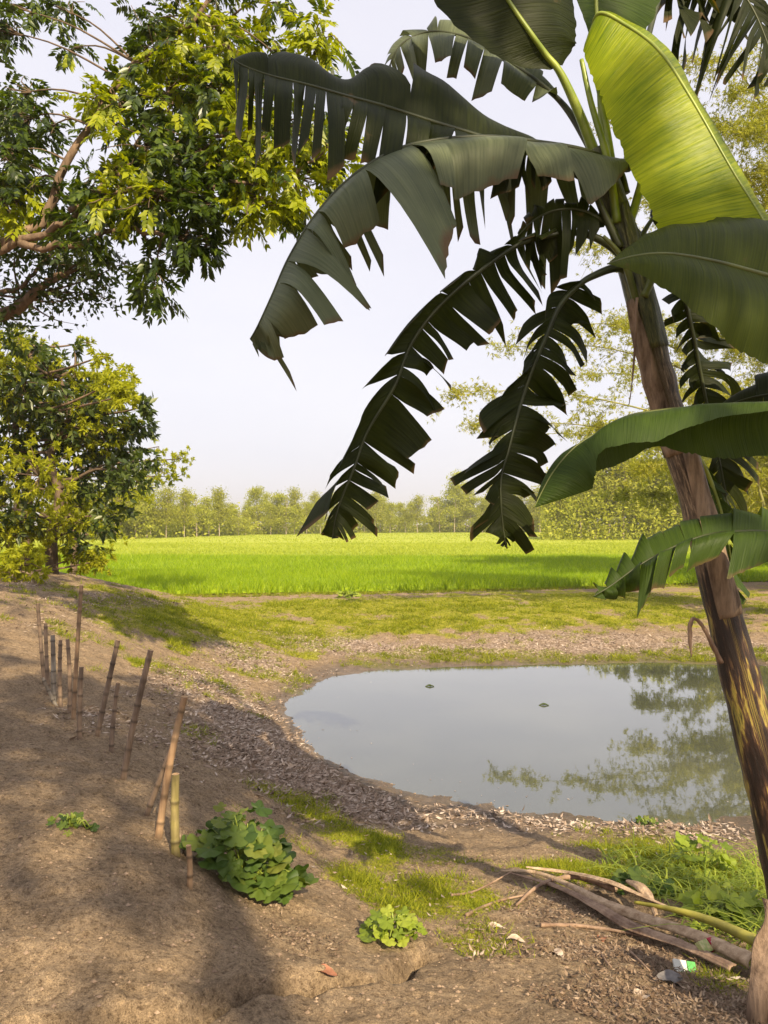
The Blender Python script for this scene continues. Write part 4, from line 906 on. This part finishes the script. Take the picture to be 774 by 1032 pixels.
# short leaves filling the crown
banana_leaf(root, [(628, 240, 2.98), (606, 222, 2.95, -2, 8, 0, 4, -6, .05), (585, 212, 2.93, -4, 40, -.02, 2, -10, .1), (560, 212, 2.92, -6, 56, 0, 0, -12, .1), (538, 222, 2.92, -6, 44, 0, -4, -8, .1), (520, 240, 2.92)], ban_dark, rib_dark, (1, .02, .05), petiole=.8, jit=.3, rib=.008)
banana_leaf(root, [(640, 250, 3.05), (662, 215, 3.1, 6, 10, 0, -4, -10, .1), (690, 200, 3.15, 8, 40, 0, -4, -24, .1), (720, 205, 3.18, 8, 50, 0, 0, -24, .1), (748, 225, 3.2, 4, 40, 0, 4, -14, .1), (765, 250, 3.2)], ban_dark, rib_dark, (.8, .03, .08), petiole=.8, jit=.2, rib=.008)
# hanging leaf behind the trunk
banana_leaf(root, [(640, 235, 3.1), (668, 262, 3.25), (686, 290, 3.3, 26, 8, .05, -14, 6, 0), (697, 330, 3.32, 40, 8, .08, -18, 14, 0), (705, 370, 3.34, 44, 12, .1, -20, 16, 0), (713, 410, 3.35, 44, 20, .1, -20, 20, 0), (722, 450, 3.35, 32, 22, .05, -20, 22, 0), (732, 500, 3.35, 16, 22, 0, -14, 20, 0), (738, 540, 3.35)],
            ban_dark, rib_dark, (1, .025, .06), petiole=1.5, jit=.35)
banana_leaf(root, [(668, 400, 3.15), (690, 440, 3.25), (712, 475, 3.3, 10, 6, 0, -14, 10, 0), (728, 520, 3.3, 22, 20, 0, -26, 24, 0), (736, 560, 3.3, 20, 30, 0, -18, 24, 0), (742, 610, 3.3)],
            ban_mid, rib_green, (.8, .03, .08), petiole=1.4, jit=.3)

# second plant, its stem just outside the right edge
c2x, c2y = 2.55, 2.75; z2 = float(H(c2x, c2y)[0])
root2 = empty('banana_plant', (c2x, c2y, z2), 'second banana plant past the right edge, its broad leaves reaching into view', 'banana plant')
st = MB(); c2 = catmull([(c2x, c2y, z2 - .1), (c2x - .02, c2y, 1.0), (c2x - .06, c2y - .02, 1.9), (c2x - .08, c2y - .02, 2.5)], 40); tube(st, c2, np.linspace(.13, .05, 40), 18, lump=.015); part(st, 'trunk', stem_m, root2)
pC = lambda z: ((c2x - .07) / 2.73 * F + CX, HY - (z - CZ) / 2.73 * F, 2.73)
q = pC(2.3)
banana_leaf(root2, [pC(2.1), (960, 408, 2.68), (860, 404, 2.6, 0, 6, -.06, 0, 50, .14), (774, 407, 2.5, 0, 8, -.08, 0, 52, .16), (736, 408, 2.46, 0, 10, -.1, 0, 55, .16), (700, 411, 2.42, 0, 16, -.14, -2, 48, .16), (665, 414, 2.39, -2, 30, -.16, -4, 36, .16), (632, 420, 2.36, -2, 26, -.15, -6, 48, .15), (602, 436, 2.32, 2, 20, -.12, -6, 40, .14), (578, 452, 2.29, 22, 28, -.10, -14, 22, .1), (556, 478, 2.26, 36, 16, -.04, -8, 12, .06), (538, 512, 2.24)],
            ban_mid, rib_mid, (0, .1, .2), petiole=1.6, curl=.18, rib=.009)
banana_leaf(root2, [pC(1.7), (960, 560, 2.75), (850, 545, 2.66, 0, 14, -.05, 0, -10, .1), (774, 536, 2.58, -2, 24, -.1, -4, -10, .16), (720, 538, 2.5, -8, 28, -.1, -4, -10, .16), (682, 550, 2.46, -10, 32, -.1, -6, -10, .14), (647, 568, 2.42, -6, 32, -.08, -10, -10, .12), (616, 590, 2.4, 6, 16, 0, -8, -5, .05), (598, 601, 2.38)],
            ban_mid, rib_dark, (.8, .09, .16), petiole=1.7, curl=.3, rib=.007, jit=.08)
banana_leaf(root2, [pC(2.45), (960, 320, 2.68), (860, 300, 2.6, 10, 70, -.1, -6, -50, .2), (774, 278, 2.5, 6, 88, -.12, -8, -54, .25), (722, 264, 2.45, 4, 72, -.12, -12, -40, .25), (675, 256, 2.42, 4, 40, -.1, -14, -22, .2), (640, 258, 2.4, 4, 18, -.05, -8, -8, .1), (612, 266, 2.38)],
            ban_low, rib_mid, (0, .2, .3), petiole=1.5, curl=.15, rib=.012)
banana_leaf(root2, [pC(2.2), (900, 390, 2.9), (830, 395, 3.0, 0, 20, -.05, 0, -16, .1), (774, 398, 3.02, 0, 26, -.05, 0, -18, .1), (740, 406, 3.05, -2, 18, 0, -4, -12, .1), (712, 418, 3.05)],
            ban_dark, rib_dark, (.3, .1, .2), petiole=1.5, rib=.008)

R = np.random.default_rng(106)
# ------------------------------------------------------------------ bamboo stakes
def stake_mat(name, c1, c2):
    m, nt, o = nmat(name); tc = N(nt, 'ShaderNodeTexCoord')
    mp = N(nt, 'ShaderNodeMapping'); mp.inputs['Scale'].default_value = (1, 1, .12); nt.links.new(tc.outputs['Object'], mp.inputs[0])
    a = N(nt, 'ShaderNodeTexNoise', i_Scale=60.0, i_Detail=4.0); nt.links.new(mp.outputs[0], a.inputs[0])
    d = N(nt, 'ShaderNodeTexNoise', i_Scale=5.0, i_Detail=4.0); nt.links.new(tc.outputs['Object'], d.inputs[0])
    c = ramp(nt, a.outputs[0], [(.3, c1), (.7, c2)]).outputs[0]
    c = mixc(nt, ramp(nt, d.outputs[0], [(.45, (0, 0, 0)), (.65, (1, 1, 1))]).outputs[0], c, (.12, .085, .06))
    nd = N(nt, 'ShaderNodeAttribute', attribute_name='node'); c = mixc(nt, mth(nt, 'MULTIPLY', nd.outputs['Fac'], .75), c, (.04, .028, .02))
    b = N(nt, 'ShaderNodeBsdfPrincipled', i_Roughness=.6); b.inputs['Specular IOR Level'].default_value = .3; nt.links.new(c, b.inputs['Base Color']); nt.links.new(b.outputs[0], o.inputs[0]); return m
sk_brown = stake_mat('weathered_bamboo', (.17, .115, .08), (.33, .235, .165)); sk_tan = stake_mat('tan_bamboo', (.25, .15, .085), (.44, .29, .17))
sk_green = stake_mat('greenish_bamboo', (.20, .17, .05), (.36, .29, .12)); sk_grey = stake_mat('grey_bamboo', (.20, .17, .14), (.34, .30, .25))
cut_m = flat_mat('cut_bamboo', (.62, .42, .24), .8, (.4, .25, .14), 40)
def stake(base_px, top_px, rpx, mat, label, nodes=6, dY=0.0, name='bamboo_stake'):
    b_ = G(*base_px); Y = b_[1]; t = P(top_px[0], top_px[1], Y + dY); r = rpx * .8 / F * Y
    mb = MB(); L = np.linalg.norm(t - b_); dn = norm(t - b_); bowv = norm(np.cross(dn, [0, 1, 0])) * L * R.normal() * .012
    n = 64; s = np.linspace(-.12, 1, n); pts = b_ + (t - b_) * s[:, None] + bowv * np.sin(s * math.pi)[:, None]
    nd = (np.arange(nodes) + R.uniform(.3, .7)) / nodes + R.normal(size=nodes) * .015
    dist = np.abs(s[:, None] - nd[None]).min(1) * L
    bump = np.exp(-(dist / .008) ** 2); rad = r * (1.05 - .18 * s) * (1 + .16 * bump - .04 * np.exp(-((dist - .02) / .012) ** 2))
    seg = 12; tube(mb, pts, rad, seg, cap=False, lump=.008)
    mb.att['node'] = [(0, np.repeat(bump, seg))]
    o_ = empty(name, b_, label, 'stake', 'bamboo stakes on the bank')
    body = part(mb, 'pole', mat, o_)
    # hollow cut top: rim and inner wall
    cm_ = MB(); A = norm(np.cross(dn, [0, 1, 0])); Bv = np.cross(dn, A); th = np.linspace(0, 6.2832, seg, endpoint=False); e = pts[-1]
    rings = []
    for rr2, dz in ((rad[-1] * 1.0, .0), (rad[-1] * .62, .001), (rad[-1] * .6, -.03), (0.0001, -.031)):
        rings.append(e + dn * dz + rr2 * (np.cos(th)[:, None] * A + np.sin(th)[:, None] * Bv))
    v = np.concatenate(rings); idx = np.arange(4 * seg).reshape(4, seg); a = idx[:-1]; c = idx[1:]
    cm_.add(v, np.stack([a, np.roll(a, -1, 1), np.roll(c, -1, 1), c], -1).reshape(-1, 4)); part(cm_, 'cut_end', cut_m, o_)
    return o_
stake((177, 862), (177, 780), 5.6, sk_green, 'thick greenish bamboo stake, short and upright beside the leafy weed', 2)
stake((191, 895), (190, 852), 3.8, sk_tan, 'short stub of tan bamboo right of the thick greenish stake', 2)
stake((160, 842), (186, 702), 4.8, sk_tan, 'long tan bamboo stake leaning right over the thick greenish one', 5)
stake((148, 822), (176, 745), 3.6, sk_brown, 'thin brown stake leaning close behind the long tan one', 4)
stake((124, 786), (152, 655), 4.2, sk_brown, 'brown bamboo stake leaning right, alone in the middle of the row', 6)
stake((112, 758), (119, 688), 3.0, sk_brown, 'short upright brown stake between two taller leaning ones', 4)
stake((98, 742), (119, 645), 3.4, sk_brown, 'tall brown stake leaning right, fourth from the far end', 6)
stake((80, 745), (82, 672), 3.2, sk_brown, 'short dark stake standing straight in front of the tallest one', 4)
stake((74, 725), (82, 590), 2.7, sk_tan, 'tallest and thinnest bamboo stake, upright above the mound', 8)
stake((70, 718), (68, 644), 2.6, sk_brown, 'slim upright stake just left of the tallest one', 5)
stake((61, 712), (61, 645), 2.6, sk_brown, 'slim brown stake in the middle of the far bunch', 5)
stake((54, 708), (53, 640), 3.0, sk_grey, 'dark grey stake in the far bunch with a blunt top', 5)
stake((49, 700), (46, 628), 2.4, sk_brown, 'thin brown stake second from the left end of the bunch', 5)
stake((45, 690), (38, 608), 2.4, sk_brown, 'leftmost bamboo stake, tall and tilted slightly left', 6)
stake((56, 711), (43, 683), 2.2, sk_grey, 'bleached grey stick slanting low at the foot of the far stakes', 3)

R = np.random.default_rng(107)
# ------------------------------------------------------------------ leafy plants
def lobed(mb, c, d, nrm, size, lobes=5, depth=.3):
    d = norm(d); s = norm(np.cross(d, nrm)); nn = norm(np.cross(s, d)); k = 22
    th = np.linspace(-math.pi, math.pi, k, endpoint=False)
    r = size * (.62 + .12 * np.cos(th)) * (1 - depth * 1.25 * (1 - np.abs(np.cos(th * lobes / 2))) ** 1.5) * (1 + R.normal(size=k) * .03)
    r[0] *= .35
    v = c + d * (size * .35) + (np.cos(th) * r)[:, None] * d + (np.sin(th) * r)[:, None] * s + nn * (.10 * size * np.cos(th * lobes))[:, None] - nn * (.15 * (r / size) ** 2 * size)[:, None] * 1.5
    ct = c + d * size * .35 - nn * size * .03
    mid = (v + ct) / 2 + nn * size * .03
    mb.add(np.concatenate([v, mid, [ct]]), [(i, (i + 1) % k, k + (i + 1) % k, k + i) for i in range(k)], [(k + i, k + (i + 1) % k, 2 * k) for i in range(k)])
def leafy(name, label, cx, cy, rx, ry, hgt, n, size, mat, lobes=5, cat='plant', stemm=None, group=None):
    b_ = G(cx, cy + ry * .7); Y = b_[1]; root = empty(name, b_, label, cat, group); fm = MB(); sm = MB()
    for i in range(n):
        a = R.uniform(0, 6.28); q = R.random() ** .6; x = b_[0] + math.cos(a) * q * rx / F * Y; y = b_[1] + ry / F * Y * .6 + math.sin(a) * q * rx / F * Y * .8
        z = float(H(x, y)[0]) + hgt * (1 - q ** 2 * .75) * R.uniform(.45, 1.05)
        c = np.array([x, y, z]); outv = norm([math.cos(a), math.sin(a) - .2, -.05]); nrm = norm(np.array([math.cos(a) * .35, math.sin(a) * .35 - .25, 1]) + R.normal(size=3) * .38)
        lobed(fm, c, outv + R.normal(size=3) * .3, nrm, size * R.uniform(.4, 1.35), lobes)
        g0 = b_ + np.array([math.cos(a) * .25 * q * rx / F * Y, ry / F * Y * .6 + math.sin(a) * .2 * q * rx / F * Y, 0]); g0[2] = float(H(g0[0], g0[1])[0])
        if i % 2 == 0: tube(sm, catmull([g0, (g0 + c) / 2 + np.array([0, 0, .04]), c], 6), np.linspace(.005, .002, 6), 5)
    part(sm, 'stem', stemm or rib_green, root); part(fm, 'leaves', mat, root); return root
weed = leaf_mat('weed_leaves', [(.03, .06, .014), (.07, .12, .02), (.13, .18, .03), (.26, .25, .05)], .3, (1.4, 1.6, .5), .5, .3, 5)
weed_l = leaf_mat('light_weed_leaves', [(.10, .15, .02), (.24, .31, .03), (.42, .46, .07)], .35, (1.4, 1.5, .5), .5, .3, 5)
leafy('leafy_weed', 'dark green lobed leaf weed growing beside the bamboo stakes', 246, 870, 50, 40, .34, 130, .085, weed, cat='weed')
leafy('leafy_weed', 'small pale leaved weed beside the low earth step near the middle', 398, 935, 30, 26, .12, 46, .05, weed_l, cat='weed')
leafy('gourd_vine', 'bright broad leaved vine beside the banana trunk by the water', 715, 868, 40, 22, .26, 30, .10, weed_l, lobes=5, cat='vine')
leafy('gourd_vine', 'blue green broad leaved vine just above the fallen stalk', 655, 888, 34, 24, .12, 40, .08, weed, lobes=5, cat='vine')
leafy('gourd_vine', 'vine tangle in the sunlit grass right against the trunk', 745, 905, 50, 36, .14, 70, .07, weed_l, lobes=3, cat='vine')
leafy('leafy_weed', 'low straggling weed on the bare slope left of the stakes', 70, 830, 20, 8, .05, 26, .035, weed, cat='weed')
leafy('leafy_weed', 'small round weed at the foot of the rice edge', 350, 598, 10, 6, .22, 60, .10, weed_l, cat='weed')
leafy('leafy_weed', 'tiny green weed beside the near water edge', 652, 829, 9, 3, .05, 16, .05, weed, cat='weed')
# long grass under the vine
gg = MB(); n = 1000
gx = R.uniform(600, 790, n); gy = R.uniform(855, 965, n)
keep = (gy - 850) < (gx - 560) * .62; gx, gy = gx[keep], gy[keep]; n = len(gx)
Yg = np.interp(gy, [850, 880, 930, 970], [5.7, 4.9, 3.95, 3.4]); X = (gx - CX) / F * Yg; Zg = H(X, Yg)
ok = ~((np.abs(X - 1.45) < .3) & (Yg < 3.2)); X, Yg, Zg = X[ok], Yg[ok], Zg[ok]; n = len(X)
for i in range(n):
    d = R.normal(size=2) * .10; h_ = R.uniform(.02, .10); b_ = np.array([X[i], Yg[i], Zg[i]])
    cv_ = catmull([b_, b_ + [d[0] * .3, d[1] * .3, h_ * .7], b_ + [d[0], d[1], h_], b_ + [d[0] * 1.8, d[1] * 1.8, h_ * .75]], 7)
    w = norm(np.array([-d[1], d[0], 0])) * np.array([.0035, .004, .004, .0035, .003, .002, .0005])[:, None]
    idx = np.arange(14).reshape(7, 2); gg.add(np.stack([cv_ - w, cv_ + w], 1).reshape(-1, 3), np.stack([idx[:-1, 0], idx[:-1, 1], idx[1:, 1], idx[1:, 0]], -1))
tag(gg.build('long_grass', weed_l), 'long tangled grass blades between the fallen stalk and the water', 'grass', kind='stuff')

R = np.random.default_rng(108)
# ------------------------------------------------------------------ fallen banana stalk and litter things
g1 = [(505, 882), (540, 886), (575, 902), (610, 920), (650, 938), (700, 955), (760, 985)]
fr = G(640, 935); root = empty('fallen_stalk', fr, 'brown withered banana stalk lying from the trunk toward the pond', 'fallen stalk')
def ground_path(pp, lift): 
    out = []
    for i, (x, y) in enumerate(pp):
        q = G(x, y); out.append(q + np.array([0, 0, lift[i] if hasattr(lift, '__len__') else lift]))
    return out
pale_sheath = bark_mat('withered_sheath', (.26, .165, .095), (.62, .46, .31), 16, .75, (1, 1, 1), .8)
def ribbon(pp, lift, w, name, mat, arch=.5, tw=0.0):
    c = catmull(ground_path(pp, lift), 50); n = len(c); t = norm(np.gradient(c, axis=0)); sd_ = norm(np.cross(t, [0, 0, 1.])); u_ = np.cross(sd_, t)
    ww = np.interp(np.linspace(0, 1, n), np.linspace(0, 1, len(w)), w) * (1 + .10 * np.sin(np.linspace(0, 14, n)) ); m_ = 13; rows = []
    for k in range(n):
        ph = np.linspace(-1, 1, m_); a_ = ph * (1.5 * arch) + tw * k / n
        q = c[k] + (np.sin(a_) / max(.4, math.sin(1.5 * arch)) * ww[k])[:, None] * sd_[k] + ((np.cos(a_) - 1) * ww[k] + .10 * ww[k] * np.sin(ph * 11 + k * .12) + R.normal(size=m_) * .03 * ww[k])[:, None] * u_[k]
        rows.append(q)
    idx = np.arange(n * m_).reshape(n, m_); mb = MB(); mb.add(np.array(rows).reshape(-1, 3), np.stack([idx[:-1, :-1], idx[:-1, 1:], idx[1:, 1:], idx[1:, :-1]], -1).reshape(-1, 4))
    o_ = part(mb, name, mat, root); o_.modifiers.new('thick', 'SOLIDIFY').thickness = .004
ribbon(g1, [.03, .05, .06, .07, .08, .08, .09], [.005, .014, .026, .032, .034, .034], 'stem', pale_sheath, 1.1)
ribbon([(515, 884), (560, 897), (600, 920), (640, 942), (690, 962), (740, 985)], [.02, .03, .05, .05, .05, .05], [.005, .02, .028, .032, .028, .02], 'outer_sheath', dry_sheath, .6, .5)
ribbon([(530, 880), (570, 890), (610, 905), (650, 925), (700, 945)], [.04, .07, .10, .11, .09], [.006, .02, .03, .025, .01], 'inner_sheath', pale_sheath, .8, -.8)
mb = MB(); c = catmull(ground_path([(640, 925), (680, 938), (720, 952), (765, 975)], [.08, .10, .10, .10]), 30); tube(mb, c, np.linspace(.008, .028, 30), 10, lump=.03)
yel = flat_mat('yellow_stalk', (.42, .38, .06), .5, (.22, .20, .04), 9); part(mb, 'leaf_stalk', yel, root)
ribbon([(632, 905), (645, 915), (655, 925), (662, 938)], [.10, .13, .12, .08], [.01, .03, .028, .01], 'curled_sheath', pale_sheath, .9, 1.0)
mb = MB(); tube(mb, catmull(ground_path([(520, 915), (545, 898), (580, 893), (620, 905)], [.01, .03, .05, .05]), 24), np.linspace(.006, .02, 24), 8, lump=.1); part(mb, 'dry_strip', dry_sheath, root)
def stick(pp, r, label, mat=dry_sheath, lift=.012):
    pts = ground_path(pp, lift); mb = MB(); tube(mb, catmull(pts, 24), np.linspace(r, r * .5, 24), 8, lump=.08); return solo(mb, 'dry_stick', mat, pts[0], label, 'stick', 'dry sticks on the bank')
stick([(545, 935), (590, 936), (640, 945), (700, 958)], .011, 'long pale dry stick lying in front of the fallen stalk')
stick([(455, 905), (480, 900), (520, 878)], .008, 'curved dry stick at the tip of the fallen stalk')
stick([(600, 955), (610, 972), (616, 978)], .006, 'short pale split leaf sliver near the curled dry leaf')
stick([(635, 962), (648, 975), (655, 982)], .006, 'short dry sliver left of the white packet')
stick([(470, 925), (500, 912), (530, 905)], .010, 'stubby dry stick in the weeds left of the fallen stalk')
def dead_leaf(px, py, size, mat, label, rz):
    q = G(px, py); mb = MB(); k = 16; m_ = 7; u = np.linspace(0, 1, k)[:, None]; v = np.linspace(-1, 1, m_)[None]
    w = np.sin(u * math.pi) ** .7 * .26; X = (u - .5) + 0 * v; Y_ = v * w; Z = .12 * (v ** 2) * np.sin(u * 3.1) + .08 * np.sin(u * 5) + .01 * R.normal(size=(k, m_)) + .03
    cs, sn = math.cos(rz), math.sin(rz); pts = np.stack([(X * cs - Y_ * sn) * size, (X * sn + Y_ * cs) * size, Z * size], -1).reshape(-1, 3) + q
    idx = np.arange(k * m_).reshape(k, m_); mb.add(pts, np.stack([idx[:-1, :-1], idx[:-1, 1:], idx[1:, 1:], idx[1:, :-1]], -1).reshape(-1, 4))
    return solo(mb, 'dead_leaf', mat, q, label, 'dead leaf', 'big dead leaves')
dl1 = flat_mat('red_brown_leaf', (.34, .14, .08), .6, (.2, .09, .05)); dl2 = flat_mat('pale_dead_leaf', (.55, .45, .36), .8, (.36, .27, .2)); dl3 = flat_mat('orange_dead_leaf', (.5, .2, .1), .7, (.3, .12, .06))
dead_leaf(327, 984, .095, dl1, 'single red brown leaf on the bare soil at the bottom', -.1)
dead_leaf(500, 936, .10, dl2, 'crumpled pale dead leaf in the weeds below the middle', .3)
dead_leaf(520, 950, .085, dl2, 'pale flat dead leaf right of the weeds, pointing toward the stick', -.2)
dead_leaf(607, 948, .09, dl3, 'small orange brown curled leaf in front of the fallen stalk', 1.2)
dead_leaf(680, 993, .16, flat_mat('grey_scrap', (.24, .22, .21), .5, (.12, .11, .11)), 'dark grey crumpled scrap below the white packet', -.3)
dead_leaf(648, 1006, .12, dl2, 'pale dead leaf near the bottom right corner', .9)
dead_leaf(560, 962, .09, dl2, 'narrow pale leaf on the brown soil between sticks', 2.2)

# discarded packets
def packet(px, py, w, h, d, mats, label, rz, tilt):
    q = G(px, py) + np.array([0, -.09, .075 if px > 690 else .03]); root = empty('cardboard_packet', q, label, 'packet')
    from mathutils import Euler
    M3 = np.array(Euler((tilt, .12, rz)).to_matrix())
    def box(x0, x1, y0, y1, z0, z1, name, mat):
        k = 6; mb = MB(); v = np.array([(x, y, z) for x in (x0, x1) for y in (y0, y1) for z in (z0, z1)]); v = v * (1 + R.normal(size=v.shape) * .03)
        mb.add(v @ M3.T + q, [(0, 1, 3, 2), (4, 6, 7, 5), (0, 4, 5, 1), (2, 3, 7, 6), (0, 2, 6, 4), (1, 5, 7, 3)])
        o_ = part(mb, name, mat, root, False); bv = o_.modifiers.new('b', 'BEVEL'); bv.width = .0012; bv.segments = 2; return o_
    return root, box
white_p = flat_mat('white_card', (.72, .72, .66), .5, (.62, .62, .56), 18); green_p = flat_mat('green_card', (.12, .42, .12), .5, (.1, .36, .1)); red_p = flat_mat('red_card', (.42, .015, .05), .45, (.3, .01, .04)); cream_p = flat_mat('cream_card', (.55, .50, .25), .5, (.28, .36, .10), 55)
r_, box = packet(682, 972, .085, .05, .02, None, 'flattened white and green cardboard packet by the fallen stalk', -.1, .55)
box(-.045, .008, -.03, .03, -.004, .008, 'white_panel', white_p); box(.010, .045, -.022, .03, -.004, .009, 'green_panel', green_p); 
# torn flap
r_, box = packet(703, 960, .085, .05, .02, None, 'small cream packet with a red lid leaning on the fallen stalk', .6, .7)
box(-.045, .02, -.025, .025, -.01, .012, 'cream_box', cream_p); box(.022, .055, -.027, .027, -.012, .014, 'red_lid', red_p)
box(.030, .046, -.012, .010, .0145, .0155, 'white_mark', white_p)

# floating bits on the pond
def floater(px, py, label):
    Y = (CZ - WZ) * F / (py - HY); c = np.array([(px - CX) / F * Y, Y, WZ]); mb = MB()
    tube(mb, catmull([c + [-.07, 0, .0], c + [0, .02, .02], c + [.07, -.01, .005]], 10), np.interp(np.linspace(0, 1, 10), [0, .5, 1], [.005, .016, .005]), 8, lump=.2)
    solo(mb, 'floating_debris', small_dark, c, label, 'debris')
floater(433, 692, 'dark bit of debris floating left of the pond middle'); floater(548, 711, 'dark bit of debris floating right of the pond middle')
fl_ = MB(); n = 420; a_ = R.uniform(0, 6.28, n); k_ = (1 - R.random(n) ** 2.2 * .5)
ip = (np.arange(n) * 7919) % len(pond); f_ = R.random((n, 1)); pe = pond[ip] * (1 - f_) + pond[(ip + 1) % len(pond)] * f_
pp_ = pc + (pe - pc) * (1 - np.abs(R.normal(size=(n, 1))) * .10)
ok = np.linalg.norm(pp_ - pc, axis=1) > 0; pp_ = pp_[ok & ((pp_[:, 0] < 1.5) | (pp_[:, 1] < 8.5) | (R.random(n) < .15))]; n = len(pp_)
l_ = .008 * np.exp(R.normal(size=n) * .7); leaves(fl_, np.c_[pp_, np.full(n, WZ + .004)], np.c_[R.normal(size=(n, 2)), np.zeros(n)], np.tile([0, 0, 1.], (n, 1)), l_, l_ * .5, fold=.02)
tag(fl_.build('floating_flecks', lit_m), 'pale flecks of leaf floating along the edge of the pond', 'leaf flecks', kind='stuff')
# thin twigs beside the thick stake
q = G(190, 860); root = empty('twig_tangle', q, 'tangle of thin dry twigs against the thick greenish stake', 'twigs')
mb = MB()
for i in range(9):
    a = q + np.r_[R.normal(size=2) * .02, 0]; b_ = a + np.array([R.uniform(-.02, .09), R.normal() * .03, R.uniform(.08, .2)]); tube(mb, catmull([a, (a + b_) / 2 + R.normal(size=3) * .015, b_], 6), np.linspace(.003, .0012, 6), 5)
part(mb, 'twigs', twig_m, root)

# ------------------------------------------------------------------ haze
m, nt, o = nmat('haze_air')
pv = N(nt, 'ShaderNodeVolumePrincipled'); pv.inputs['Color'].default_value = (1, .97, .90, 1); pv.inputs['Density'].default_value = .0007; pv.inputs['Anisotropy'].default_value = .2
nt.links.new(pv.outputs[0], o.inputs['Volume'])
hz = MB(); a = 1700; z0, z1 = -3.0, 30.0
hz.add([(x, y, z) for x in (-a, a) for y in (-a, a) for z in (z0, z1)], [(0, 1, 3, 2), (4, 6, 7, 5), (0, 4, 5, 1), (2, 3, 7, 6), (0, 2, 6, 4), (1, 5, 7, 3)])
h_ = hz.build('haze', m, smooth=False); tag(h_, kind='stuff')
